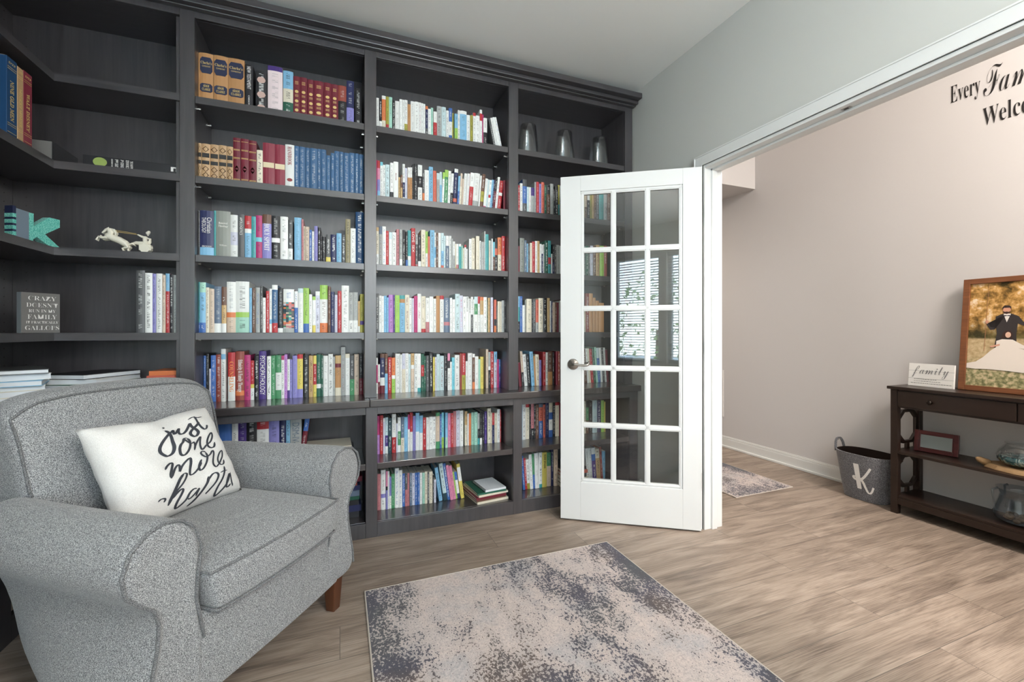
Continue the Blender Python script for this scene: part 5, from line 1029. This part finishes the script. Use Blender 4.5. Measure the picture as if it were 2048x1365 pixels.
def ribbon(m, pts, wd, fn, taper=True):
    # Catmull-Rom smoothed flat stroke laid on a surface; slightly heavier on down strokes
    P = [Vector((a, b_, 0)) for a, b_ in pts]; Q = []
    for i in range(len(P) - 1):
        p0, p1, p2, p3 = P[max(i - 1, 0)], P[i], P[i + 1], P[min(i + 2, len(P) - 1)]
        for k in range(4):
            t_ = k / 4; Q.append(0.5 * ((2 * p1) + (p2 - p0) * t_ + (2 * p0 - 5 * p1 + 4 * p2 - p3) * t_ ** 2 + (3 * p1 - p0 - 3 * p2 + p3) * t_ ** 3))
    Q.append(P[-1]); vs = []; fs = []; n_ = len(Q)
    for i, q in enumerate(Q):
        tg = (Q[min(i + 1, n_ - 1)] - Q[max(i - 1, 0)]); tg = tg.normalized() if tg.length > 1e-9 else Vector((1, 0, 0))
        nx_ = Vector((-tg.y, tg.x, 0)); down = abs(tg.y); w2 = wd * (.42 + .5 * down)
        if taper: w2 *= min(1, .35 + min(i, n_ - 1 - i) / 3)
        vs += [fn(q.x + nx_.x * w2, q.y + nx_.y * w2), fn(q.x - nx_.x * w2, q.y - nx_.y * w2)]
    for i in range(n_ - 1): fs.append((2 * i, 2 * i + 1, 2 * i + 3, 2 * i + 2))
    m.add(vs, fs)
def on_pillow(a, b_):
    u = max(-.999, min(.999, a / 1000 / PW * 2 - 1)); v = max(-.985, min(.999, (16 + b_ * .92) / 1000 / PH * 2 - 1))
    return pil(u, v, 1) + PN * .0015
m = MB()
for wd, st in STROKES.values():
    ribbon(m, [tuple(map(float, p.split(','))) for p in st.split()], wd * .95, on_pillow)
m.build('lettering', M['ink'], pw, smooth=True)
# ------------------------------------------------------------------ rugs
def rug(x0, y0, x1, y1, label, group=None):
    t = thing('rug', label, 'rug', ((x0 + x1) / 2, (y0 + y1) / 2, 0), 0, group)
    m = MB(); m.box(x0 + .006, y0 + .006, .0005, x1 - .006, y1 - .006, .009); m.build('pile', M['rug'], t, bevel=0.003)
    m = MB(); m.tube([(x0 + .004, y0 + .004, .005), (x1 - .004, y0 + .004, .005), (x1 - .004, y1 - .004, .005), (x0 + .004, y1 - .004, .005)], .0042, 6, closed=True); m.build('binding', M['rug_edge'], t)
rug(.096, .17, 1.325, 1.995, 'large distressed cream and navy rug in front of the armchair')
rug(2.485, 2.20, 3.035, 4.2, 'small distressed runner rug in the hall beyond the glass door')

# ------------------------------------------------------------------ foyer: vent, wall lettering
vt = thing('return_vent', 'white louvred return air vent low on the hall wall', 'vent', (FX - .004, 3.45, .52))
m = MB(); y0, y1, z0, z1 = 3.235, 3.70, .29, .745
m.box(FX - .008, y0, z0, FX - .0005, y0 + .028, z1); m.box(FX - .008, y1 - .028, z0, FX - .0005, y1, z1); m.box(FX - .008, y0 + .028, z0, FX - .0005, y1 - .028, z0 + .028); m.box(FX - .008, y0 + .028, z1 - .028, FX - .0005, y1 - .028, z1)
m.build('frame', M['vent'], vt, bevel=0.002)
m = MB(); m.box(FX - .0012, y0 + .028, z0 + .028, FX - .0006, y1 - .028, z1 - .028); m.build('duct', M['vent_dark'], vt)  # flat dark sheet, shade behind the louvres put into its colour
m = MB()
for i in range(30):
    z = z0 + .036 + i * .0132; m.add([(FX - .0075, y0 + .028, z - .002), (FX - .0075, y1 - .028, z - .002), (FX - .0018, y1 - .028, z + .0045), (FX - .0018, y0 + .028, z + .0045)], [(0, 1, 2, 3), (3, 2, 1, 0)])
m.build('louvres', M['vent'], vt)
def wall_word(name, body, yl, yr, zb, zt, label, st):
    # letters read towards -y on the foyer wall
    t = thing(name, label, 'wall lettering', (FX - .001, (yl + yr) / 2, (zb + zt) / 2), 0, 'vinyl wall lettering')
    place_text('letters', serif(body) if st == 's' else script(body), .1, M['black_ink'], (FX - .001, (yl + yr) / 2, (zb + zt) / 2), (0, -1, 0), (0, 0, 1), t, fitw=abs(yl - yr), fith=zt - zb, off=-.0012 if st == 's' else -.0012)
wall_word('wall_lettering', 'Every', 1.527, 1.392, 2.494, 2.628, 'black serif wall word reading Every, left of the script word', 's')
wall_word('wall_lettering', 'Family', 1.378, 1.06, 2.412, 2.655, 'large black script wall word reading Family', 'c')
wall_word('wall_lettering', 'Welcome', 1.382, 1.10, 2.322, 2.424, 'black serif wall word reading Welcome, below the others', 's')

# ------------------------------------------------------------------ console table
kt = thing('console_table', 'dark walnut console table with two open shelves against the foyer wall', 'console table', (3.33, 1.14, 0))
KX0, KX1, KY0, KY1 = 3.200, 3.470, .585, 1.690
CM = M['console']
bpart('table_top', CM, kt, (KX0 - .012, KY0 - .012, .768, KX1 + .006, KY1 + .014, .786), bevel=0.002)
for x, y in ((KX0, KY1 - .036), (KX1 - .036, KY1 - .036), (KX0, KY0), (KX1 - .036, KY0)):
    bpart('leg', CM, kt, (x, y, 0, x + .036, y + .036, .7675), bevel=0.0015)
bpart('apron', CM, kt, (KX0 + .008, KY0 + .036, .655, KX0 + .022, KY1 - .036, .7675), (KX1 - .020, KY0 + .036, .655, KX1 - .006, KY1 - .036, .7675), (KX0 + .036, KY1 - .028, .655, KX1 - .036, KY1 - .014, .7675), (KX0 + .036, KY0 + .014, .655, KX1 - .036, KY0 + .028, .7675))
for y0, y1 in ((KY0 + .04, (KY0 + KY1) / 2 - .003), ((KY0 + KY1) / 2 + .003, KY1 - .04)):
    d_ = bpart('drawer', CM, kt, (KX0 - .004, y0, .668, KX0 + .0075, y1, .760), bevel=0.0015)
    yk = (y0 + y1) / 2 + (.095 if y0 > 1 else -.095) * 0 + .0
    k_ = MB(); k_.lathe([(.0001, .024), (.009, .023), (.013, .017), (.012, .011), (.006, .006), (.006, 0)], (0, 0, 0), 18)
    yk = (1.487 if y1 > 1.3 else KY0 + KY1 - 1.487); k_.v = [(KX0 - .004 - c, yk + a, .712 + b_) for a, b_, c in k_.v]; k_.build('knob', M['dark_metal'], d_, smooth=True)
bpart('shelf', CM, kt, (KX0 + .002, KY0 + .002, .372, KX1 - .002, KY1 - .002, .388)); bpart('shelf', CM, kt, (KX0 + .010, KY0 + .01, .100, KX1 - .010, KY1 - .01, .113))
bpart('bottom_rail', CM, kt, (KX0 + .004, KY0 + .036, .060, KX0 + .018, KY1 - .036, .0995), (KX0 + .036, KY1 - .030, .060, KX1 - .036, KY1 - .016, .0995), (KX1 - .020, KY0 + .036, .060, KX1 - .006, KY1 - .036, .0995))
# octagon fretwork on both ends
for ye in (KY1 - .018, KY0 + .018):
    m = MB(); xc = (KX0 + KX1) / 2; hw = (KX1 - KX0) / 2 - .036
    for z0, z1 in ((.388, .655), (.113, .372)):
        cz = (z0 + z1) / 2 + .008; oh = (z1 - z0) / 2 - .028; ow = hw * .98; cx_ = ow * .5; cz_ = oh * .38; b_ = .017
        def octp(k): a, h_ = ow - k, oh - k; return [(-a + cx_ * .9, -h_), (a - cx_ * .9, -h_), (a, -h_ + cz_), (a, h_ - cz_), (a - cx_ * .9, h_), (-a + cx_ * .9, h_), (-a, h_ - cz_), (-a, -h_ + cz_)]
        A, B_ = octp(0), octp(b_)
        for i in range(8):
            j = (i + 1) % 8; q = [A[i], A[j], B_[j], B_[i]]
            m.prism(q, lambda u, v, d_: (xc + u, ye + d_, cz + v), -.008, .008)
        m.box(xc - .012, ye - .008, z0, xc + .012, ye + .008, cz - oh + .002); m.box(xc - .012, ye - .008, cz + oh - .002, xc + .012, ye + .008, z1)
    m.build('fretwork', CM, kt)

# felt basket
def oval(m, rings, seg=40, cap=False): 
    vs = []; fs = []
    for (rx, ry, z, cx, cy) in rings:
        for j in range(seg):
            a = 2 * PI * j / seg; ca, sa = math.cos(a), math.sin(a); p = .8
            vs.append((cx + rx * math.copysign(abs(ca) ** p, ca), cy + ry * math.copysign(abs(sa) ** p, sa), z))
    for i in range(len(rings) - 1):
        for j in range(seg): fs.append((i * seg + j, i * seg + (j + 1) % seg, (i + 1) * seg + (j + 1) % seg, (i + 1) * seg + j))
    if cap: fs.append(tuple(range(seg))[::-1])
    m.add(vs, fs)
BX, BYC = 3.315, 1.885
bk = thing('felt_basket', 'tapered grey felt basket with a white script letter K beside the console', 'basket', (BX, BYC, 0))
m = MB(); oval(m, [(.088, .128, .002, BX, BYC), (.100, .146, .10, BX, BYC), (.113, .160, .20, BX, BYC), (.124, .176, .305, BX, BYC), (.119, .171, .307, BX, BYC)], cap=True); m.build('basket_body', M['felt'], bk, smooth=False)
m = MB(); oval(m, [(.119, .171, .3068, BX, BYC), (.109, .156, .20, BX, BYC), (.096, .140, .10, BX, BYC), (.084, .124, .008, BX, BYC)]); o = m.build('lining', M['basket_in'], bk, smooth=True)
m = MB(); m.add([(BX + .08 * math.cos(a), BYC + .12 * math.sin(a), .010) for a in [j * PI / 12 for j in range(24)]], [tuple(range(24))]); m.build('basket_floor', M['basket_in'], bk)
for s in (1, -1):
    m = MB(); pts = []
    for i in range(13):
        a = PI * i / 12; pts.append((BX - .045 * math.cos(a) , BYC + s * (.172 + .012 * math.sin(a)), .285 + .088 * math.sin(a) ** .8))
    vs = []; fs = []
    for i, p in enumerate(pts):
        for dx, dy in ((-.0, -.002), (0, .002)):
            vs.append((p[0] + (-.011 if i < 6 else .011 if i > 6 else 0) * 1, p[1] + dy, p[2])); vs.append((p[0] - (-.011 if i < 6 else .011 if i > 6 else 0), p[1] + dy, p[2] - (.022 if i == 6 else .004)))
    for i in range(12):
        a, b_ = i * 4, (i + 1) * 4
        fs += [(a, a + 1, b_ + 1, b_), (a + 2, b_ + 2, b_ + 3, a + 3), (a, b_, b_ + 2, a + 2), (a + 1, a + 3, b_ + 3, b_ + 1)]
    m.add(vs, fs); m.build('handle', M['felt'], bk)
def on_basket(a, b_):
    # a = across from the camera's left, b_ = up
    zz_ = b_ / 1000; k = zz_ / .305; rx = .088 + .036 * k; ry = .128 + .048 * k; an = PI - .42 + a / 1000 / .17
    ca, sa = math.cos(an), math.sin(an); p = .8
    return Vector((BX + (rx + .0015) * math.copysign(abs(ca) ** p, ca), BYC + (ry + .0015) * math.copysign(abs(sa) ** p, sa), zz_))
m = MB()
ribbon(m, [(70, 245), (73, 200), (76, 150), (80, 80)], 10, on_basket, False)
ribbon(m, [(142, 232), (128, 205), (108, 170), (86, 142), (70, 136), (58, 146), (62, 158), (80, 154), (98, 130), (112, 98), (128, 70), (142, 64), (156, 78), (166, 108)], 8.5, on_basket, False)
m.build('lettering', M['white_ink'], bk)

# family sign on the console
def board_frame(P, U, V): U = Vector(U).normalized(); V = Vector(V).normalized(); return Vector(P), U, V, U.cross(V)
P, U, V, Nn = board_frame((3.345, 1.672, .7865), (0, -1, 0), (.10, 0, 1))
sg_ = thing('family_sign', 'small white plank sign with grey script word family on the console', 'sign', P)
m = MB(); m.prism([(0, 0), (.222, 0), (.222, .140), (0, .140)], lambda u, v, d_: P + U * u + V * v + Nn * d_, -.014, 0); m.build('board', M['board'], sg_, bevel=0.001)
m = MB()
for v in (.048, .095): m.prism([(0, v), (.222, v), (.222, v + .0012), (0, v + .0012)], lambda u, v_, d_: P + U * u + V * v_ + Nn * d_, -.001, .0004)
m.build('plank_grooves', M['groove'], sg_)
place_text('lettering', script('family'), .1, M['groove'], P + U * .108 + V * .090 + Nn * .0004, U, V, sg_, fitw=.178, fith=.074, off=-.001)
m = MB(); rr = random.Random(4)
for r_, (v, a0, a1) in enumerate(((.043, .03, .14), (.031, .03, .15), (.018, .015, .205))):
    a = a0
    while a < a1:
        L_ = .004 + .008 * rr.random(); m.prism([(a, v), (a + L_, v), (a + L_, v + .003), (a, v + .003)], lambda u, v_, d_: P + U * u + V * v_ + Nn * d_, .0, .0006); a += L_ + .003
m.build('small_print', M['groove'], sg_)

# large wedding picture leaning on the wall
P, U, V, Nn = board_frame((3.385, 1.445, .7865), (0, -1, 0), (.105, 0, 1)); FW, FH = .44, .648
pf = thing('picture_frame', 'large walnut framed outdoor wedding photograph leaning on the console', 'picture', P)
def fr_box(m, u0, v0, u1, v1, d0, d1): m.prism([(u0, v0), (u1, v0), (u1, v1), (u0, v1)], lambda u, v, d_: P + U * u + V * v + Nn * d_, d0, d1)
m = MB(); b_ = .030
fr_box(m, 0, 0, b_, FH, -.012, .012); fr_box(m, FW - b_, 0, FW, FH, -.012, .012); fr_box(m, b_, 0, FW - b_, b_, -.012, .012); fr_box(m, b_, FH - b_, FW - b_, FH, -.012, .012)
m.build('frame', M['frame_wood'], pf, bevel=0.002)
def photo_mat():
    m, n, l, b = newmat('autumn park photograph')
    v = mapping(n, l, (1, 1, 1)); s = n.new('ShaderNodeSeparateXYZ'); l.new(v, s.inputs[0])
    n1 = N(n, 'ShaderNodeTexNoise', ins={'Scale': 14.0, 'Detail': 5.0, 'Roughness': .65}); l.new(v, n1.inputs[0])
    n2 = N(n, 'ShaderNodeTexNoise', ins={'Scale': 60.0, 'Detail': 3.0}); l.new(v, n2.inputs[0])
    tree = ramp(n, l, n1.outputs[0], [(.36, (70, 58, 32)), (.46, (148, 112, 58)), (.55, (206, 160, 96)), (.66, (238, 220, 192))])
    grass = ramp(n, l, n2.outputs[0], [(.35, (112, 112, 78)), (.5, (158, 152, 112)), (.65, (206, 186, 150))])
    mead = ramp(n, l, n2.outputs[0], [(.3, (170, 146, 104)), (.7, (206, 184, 146))])
    def step(z, wd_=.01):
        x = N(n, 'ShaderNodeMapRange', ins={1: z - wd_, 2: z + wd_}); l.new(s.outputs[2], x.inputs[0]); return x.outputs[0]
    c = mix(n, l, grass, mead, step(.945, .04)); dark = ramp(n, l, n1.outputs[0], [(.4, (58, 56, 34)), (.6, (112, 100, 60))])
    c = mix(n, l, c, dark, step(1.085, .006)); c = mix(n, l, c, tree, step(1.15, .05)); l.new(c, b.inputs['Base Color']); b.inputs['Roughness'].default_value = .25; b.inputs['Specular IOR Level'].default_value = .3
    return m
m = MB(); fr_box(m, b_, b_, FW - b_, FH - b_, -.004, .002); m.build('photograph', photo_mat(), pf)
PX = {}
def flat(name, pts, col, d_=.0026, rough=.5):
    d_ = .0022 + (d_ - .0022) * 2.2
    m = MB(); m.add([P + U * u + V * v + Nn * d_ for u, v in pts], [tuple(range(len(pts)))]); k = 'photo ' + name + str(col)
    if k not in PX: PX[k] = plain(k, col, rough)
    return m.build(name, PX[k], pf)
def ell(cx, cy, rx, ry, n_=18): return [(cx + rx * math.cos(2 * PI * i / n_), cy + ry * math.sin(2 * PI * i / n_)) for i in range(n_)]
mx = .187
flat('printed_suit', [(.142, .25), (.150, .33), (.145, .37), (.128, .362), (.112, .388), (.106, .380), (.122, .350), (.140, .352), (.142, .425), (.165, .438), (.187, .442), (.208, .438), (.232, .425), (.250, .395), (.272, .375), (.266, .365), (.246, .376), (.230, .385), (.226, .33), (.230, .25)], (50, 44, 44))
flat('printed_shirt', [(.172, .440), (.187, .392), (.202, .440)], (226, 220, 214), .0029)
flat('printed_bow_tie', [(.176, .433), (.187, .430), (.198, .433), (.198, .425), (.187, .428), (.176, .425)], (40, 38, 50), .0031)
flat('printed_face', ell(.185, .460, .0155, .022), (206, 150, 124), .0031)
flat('printed_beard', [(.170, .456), (.173, .444), (.185, .438), (.197, .444), (.200, .456), (.193, .450), (.185, .452), (.177, .450)], (62, 40, 32), .0033)
flat('printed_hair', [(.168, .462), (.168, .478), (.176, .486), (.194, .486), (.202, .478), (.202, .462), (.197, .473), (.173, .473)], (44, 30, 26), .0033)
flat('printed_hand', ell(.108, .396, .007, .010), (206, 150, 124), .0032)
for s_ in (1, -1): flat('printed_rope', [(mx - s_ * .080, .61), (mx - s_ * .0785, .61), (mx - s_ * .084, .23), (mx - s_ * .0865, .23)], (170, 122, 84), .0028)
flat('printed_dress', [(.031, .130), (.031, .156), (.070, .168), (.100, .195), (.128, .232), (.150, .252), (.150, .288), (.172, .298), (.214, .296), (.236, .280), (.262, .262), (.270, .245), (.236, .250), (.260, .243), (.300, .225), (.350, .17), (.380, .13), (.340, .112), (.26, .118), (.196, .124), (.120, .128), (.07, .126)], (232, 222, 212), .0034)
flat('printed_long_hair', [(.168, .300), (.176, .335), (.186, .347), (.205, .345), (.213, .328), (.211, .296), (.206, .305), (.184, .305)], (60, 36, 28), .0038)
flat('printed_face', ell(.196, .322, .011, .016), (226, 184, 160), .0042)
flat('printed_arm', [(.125, .258), (.130, .250), (.165, .262), (.165, .272)], (214, 160, 136), .0038)

# mahogany photo frame on the middle console shelf
P, U, V, Nn = board_frame((3.33, 1.632, .3885), (.16, -1, 0), (.16, .03, 1)); U = Vector((.16, -1, 0)).normalized(); V = (V - U * V.dot(U)).normalized(); Nn = U.cross(V)
mf = thing('photo_frame', 'small red mahogany photo frame standing on the middle console shelf', 'photo frame', P)
m = MB()
for u0, v0, u1, v1, d1 in ((0, 0, .022, .128, .010), (.178, 0, .200, .128, .010), (.022, 0, .178, .020, .010), (.022, .108, .178, .128, .010), (.022, .020, .028, .108, .006), (.172, .020, .178, .108, .006), (.028, .020, .172, .025, .006), (.028, .103, .172, .108, .006)): fr_box(m, u0, v0, u1, v1, -.006, d1)
m.build('frame', M['mahogany'], mf, bevel=0.0015)
m = MB(); fr_box(m, .028, .025, .172, .103, -.004, .002); m.build('print', M['frame_glass'], mf)
m = MB(); m.add([P + U * .09 + V * .10 - Nn * .008, P + U * .11 + V * .10 - Nn * .008, P + U * .11 + Vector((.055, 0, 0)), P + U * .09 + Vector((.055, 0, 0))], [(0, 1, 2, 3), (3, 2, 1, 0)]); m.build('easel_back', M['black_ink'], mf)

# teal glass bowl on driftwood
dw = thing('driftwood_slab', 'pale driftwood slab under the teal glass bowl', 'driftwood', (3.335, 1.165, .3885))
m = MB(); rr = random.Random(8); pts = [((.10 + .02 * rr.random()) * math.cos(a), (.135 + .025 * rr.random()) * math.sin(a)) for a in [2 * PI * i / 26 for i in range(26)]]
m.prism(pts, lambda u, v, d_: (3.335 + u * (1 - .12 * (d_ > .01)), 1.165 + v * (1 - .12 * (d_ > .01)), .3885 + d_), 0, .024); m.build('slab', M['driftwood'], dw, bevel=0.004)
m = MB(); m.tube([(3.30, 1.285, .405), (3.27, 1.31, .425), (3.262, 1.318, .432)], [.022, .016, .006], 8); m.build('knot', M['driftwood'], dw, smooth=True)
gb = thing('glass_bowl', 'clear round glass bowl with teal swirled base, resting on driftwood', 'bowl', (3.335, 1.165, .413))
m = MB(); m.lathe([(.035, .002), (.075, .012), (.095, .035), (.100, .058), (.090, .085), (.070, .108), (.062, .118), (.066, .124)], (3.335, 1.165, .413), 40); m.build('glass', M['clear'], gb, smooth=True)
m = MB(); m.lathe([(.0001, .004), (.05, .006), (.085, .022), (.092, .040), (.086, .056), (.06, .050), (.0001, .044)], (3.335, 1.165, .413), 36); m.build('teal_base', M['teal_glass'], gb, smooth=True)
# glass vase with stones on the bottom console shelf
gv = thing('glass_vase', 'blue grey handled glass vase holding stones on the bottom console shelf', 'vase', (3.335, 1.180, .1135))
m = MB(); m.lathe([(.0001, .002), (.070, .004), (.090, .020), (.098, .045), (.088, .085), (.076, .125), (.072, .150), (.084, .176), (.088, .180)], (3.335, 1.180, .1135), 36); m.build('glass', M['smoke'], gv, smooth=True)
for a in (2.4, 5.5, .85):
    c_, s_ = math.cos(a), math.sin(a); m = MB(); m.tube([(3.335 + r_ * c_, 1.180 + r_ * s_, .1135 + z) for r_, z in ((.084, .178), (.106, .168), (.104, .130), (.098, .09), (.100, .05))], [.006, .006, .004, .003, .004], 8); m.build('handle', M['smoke'], gv, smooth=True)
rr = random.Random(2)
for i in range(12):
    a = i * 2.4; r_ = .02 + .045 * ((i * 7) % 5) / 5
    m = MB(); m.ball((0, 0, 0), (.020, .014, .011), 10, Matrix.Rotation(a, 3, 'Z')); o = m.build('stone', M['stone'], smooth=True, loc=(3.335 + r_ * math.cos(a), 1.180 + r_ * math.sin(a), .1135 + .018 + .018 * (i % 2)))
    tag(o, 'smooth river stone inside the glass vase on the console', 'stone', 'river stones in the vase')

# ------------------------------------------------------------------ shelf decor
for i, (x, lb) in enumerate(((1.163, 'leftmost of the three upturned glasses on the top shelf'), (1.432, 'middle one of the three upturned glasses on the top shelf'), (1.712, 'rightmost of the three upturned glasses on the top shelf'))):
    m = MB(); pr = [(.076, 0), (.0745, .01), (.056, .198), (.052, .206), (.046, .209), (.0001, .210)]
    pr2 = [(.0001, .206), (.045, .205), (.051, .200), (.0705, .010), (.073, 0)]
    m.lathe(pr + [(r_, z) for r_, z in pr2], (0, 0, 0), 40); o = m.build('glass_tumbler', M['clear'], smooth=True, loc=(x, 2.675, 2.2855)); tag(o, 'clear tapered glass tumbler, ' + lb, 'glass', 'upturned glasses on the top shelf')
# teal letter K made from a book
A0 = Vector((-1.252, 2.447, 1.5055)); KU = Vector((.072, .165, 0)).normalized(); KN = Vector((KU.y, -KU.x, 0))
kk = thing('letter_k_bookend', 'teal cloth letter K cut from an old book with a grey spine', 'bookend', A0)
S_ = .00061
def kp(pts): return [((a - 118) * S_, (320 - b_) * S_ * .95) for a, b_ in pts]
kf = lambda u, v, d_: A0 + KU * u + Vector((0, 0, v)) + KN * d_
m = MB(); m.prism(kp([(195, 98), (225, 98), (225, 190), (325, 100), (398, 100), (398, 160), (298, 235), (398, 318), (345, 318), (320, 318), (245, 268), (222, 290), (222, 318), (195, 318)]), kf, -.030, .001); m.build('letter', M['teal_cloth'], kk, bevel=0.0008)
m = MB(); m.prism(kp([(118, 88), (195, 96), (195, 319.5), (118, 319.5)]), kf, -.031, .0018); m.build('spine_strip', M['slate'], kk, bevel=0.001)
m = MB(); m.prism([(-.012, .0), (-.0005, 0), (-.0005, .142), (-.012, .142)], kf, -.034, .001); m.build('old_cover', M['label_navy'], kk)
m = MB()
for v in (.02, .045, .07, .095): m.prism([(-.0125, v), (.0, v), (.0, v + .016), (-.0125, v + .016)], kf, -.0345, .0016)
m.build('cover_bands', M['teal_cloth'], kk)
# quote block
B0 = Vector((-1.274, 2.524, 1.1205)); BU = Vector((.6, .8, 0)).normalized(); BN = Vector((BU.y, -BU.x, 0)); bw, bh = .132, .177
qb = thing('quote_sign', 'grey block sign with white capital lettering on the fourth corner shelf', 'sign', B0)
bf = lambda u, v, d_: B0 + BU * u + Vector((0, 0, v)) + BN * d_
m = MB(); m.prism([(0, 0), (bw, 0), (bw, bh), (0, bh)], bf, -.030, 0); m.build('block', M['grey_board'], qb, bevel=0.001)
m = MB(); m.prism([(-.0006, 0), (-.0001, 0), (-.0001, bh), (-.0006, bh)], bf, -.029, -.001); m.build('block_edge', M['grey_side'], qb)
for txt, v, hh, ww in (('CRAZY', .153, .019, .096), ('DOESN\u2019T', .123, .019, .108), ('RUN IN MY', .0975, .014, .092), ('FAMILY', .0715, .020, .100), ('IT PRACTICALLY', .047, .011, .110), ('GALLOPS', .0225, .019, .116)):
    place_text('lettering', serif(txt), .02, M['white_ink'], bf(bw * .53, v, .0), BU, (0, 0, 1), qb, fitw=ww, fith=hh, off=-.0004)
# ivory chariot figurine
fg = thing('chariot_figurine', 'ivory figurine of rearing horses pulling a charioteer on the third corner shelf', 'figurine', (-.96, 2.655, 1.5055))
k_ = .000592
def fp(zx, zy, y=0.0): return Vector((-1.072 + (zx - 628) * k_, 2.655 + y, 1.5065 + (398 - zy) * k_))
def limb(m, pts, rs, y=0.0, seg=8): m.tube([fp(a, b_, y) for a, b_ in pts], [r_ * k_ for r_ in rs], seg)
for yo, hn in ((-.012, 0), (.014, 8)):
    m = MB()
    limb(m, [(835 - hn, 345), (815 - hn, 325), (775 - hn, 300), (735 - hn, 285), (705 - hn, 270), (690 - hn, 262)], [16, 27, 27, 25, 24, 14], yo, 12)
    limb(m, [(715 - hn, 275), (722 - hn, 245), (712 - hn, 220), (698 - hn, 212)], [24, 20, 15, 10], yo, 10)
    limb(m, [(712 - hn, 216), (692 - hn, 224), (672 - hn, 246), (668 - hn, 252)], [13, 11, 7, 5], yo)
    limb(m, [(718 - hn, 212), (742 - hn, 222), (756 - hn, 245), (750 - hn, 268)], [5, 11, 10, 4], yo)
    limb(m, [(708 - hn, 212), (712 - hn, 200)], [5, 1.5], yo - .003)
    limb(m, [(700 - hn, 285), (668 - hn, 290), (648 - hn, 282), (640 - hn, 296), (634 - hn, 312)], [12, 9, 7, 6, 8], yo - .005)
    limb(m, [(705 - hn, 290), (675 - hn, 300), (660 - hn, 276), (652 - hn, 270)], [11, 8, 6, 7], yo + .006)
    limb(m, [(820 - hn, 330), (835 - hn, 355), (800 - hn, 368), (812 - hn, 390)], [18, 12, 8, 9], yo - .005)
    limb(m, [(820 - hn, 330), (842 - hn, 352), (830 - hn, 372), (838 - hn, 392)], [16, 11, 7, 9], yo + .005)
    limb(m, [(838 - hn, 335), (860 - hn, 322), (880 - hn, 335)], [7, 9, 3], yo)
    o = m.build('horse', M['ivory'], fg, smooth=True); r_ = o.modifiers.new('remesh', 'REMESH'); r_.mode = 'VOXEL'; r_.voxel_size = .0014; r_.use_smooth_shade = True
m = MB()
limb(m, [(850, 322), (880, 312), (930, 318), (975, 345), (990, 355)], [8, 14, 22, 20, 8], 0, 12)
for y in (-.016, .016):
    m.tube([fp(945, 358, y - .003), fp(945, 358, y + .003)], 34 * k_, 20)
m.box(*fp(905, 372, -.014), *fp(985, 325, .014)); limb(m, [(900, 392), (990, 392)], [8, 8], 0, 8)
m.build('chariot', M['ivory'], fg, smooth=False, bevel=0.001)
m = MB()
limb(m, [(955, 325), (940, 300), (938, 275), (950, 258)], [20, 16, 16, 12], 0, 10); limb(m, [(958, 248), (960, 232)], [7, 6]); m.ball(fp(958, 226), 15 * k_, 12); m.ball(fp(964, 218), 13 * k_, 10)
limb(m, [(950, 262), (920, 262), (892, 244)], [9, 7, 5], -.006); limb(m, [(950, 262), (922, 256), (890, 242)], [9, 7, 5], .006); limb(m, [(950, 270), (972, 272), (968, 300), (962, 325)], [8, 9, 13, 6], .004)
o = m.build('charioteer', M['ivory'], fg, smooth=True); r_ = o.modifiers.new('remesh', 'REMESH'); r_.mode = 'VOXEL'; r_.voxel_size = .0012; r_.use_smooth_shade = True
m = MB()
for a, b_, y in ((712, 216, -.012), (735, 225, .014)): limb(m, [(a, b_), (888, 240)], [1.6, 1.6], y, 5)
limb(m, [(740, 232), (888, 245)], [1.6, 1.6], -.006, 5); m.build('reins', M['gold'], fg)
m = MB(); m.box(*fp(620, 397, -.022), *fp(1000, 392, .022)); m.build('plinth', M['ivory'], fg)
# small ivory ornament on the left wing, cut by the picture edge
m = MB(); m.lathe([(.0001, 0), (.028, .002), (.030, .010), (.016, .018), (.020, .030), (.010, .040), (.0001, .042)], (0, 0, 0), 20); o = m.build('ornament', M['ivory'], smooth=True, loc=(-1.255, 2.26, 1.5055)); tag(o, 'small ivory ornament left of the letter K', 'ornament')
# spiral notebook leaning over the magazine pile at the picture's left edge
t = thing('notebook', 'black spiral bound notebook at the left end of the corner counter', 'notebook', (-1.22, 2.25, CT), .35)
R_ = Matrix.Translation((-1.25, 2.22, CT + .0005)) @ Matrix.Rotation(.5, 4, 'Z')
m = MB(); m.box(-.11, -.13, 0, .10, .13, .012, R_); m.build('pages', M['white_paper'], t)
m = MB()
for i in range(24): m.tube([R_ @ Vector((.10 + .010 * math.cos(a_), -.12 + i * .0104, .010 + .010 * math.sin(a_))) for a_ in [j * PI / 4 for j in range(8)]], 0.0012, 5, closed=True)
m.build('spiral_binding', M['wirebound'], t)
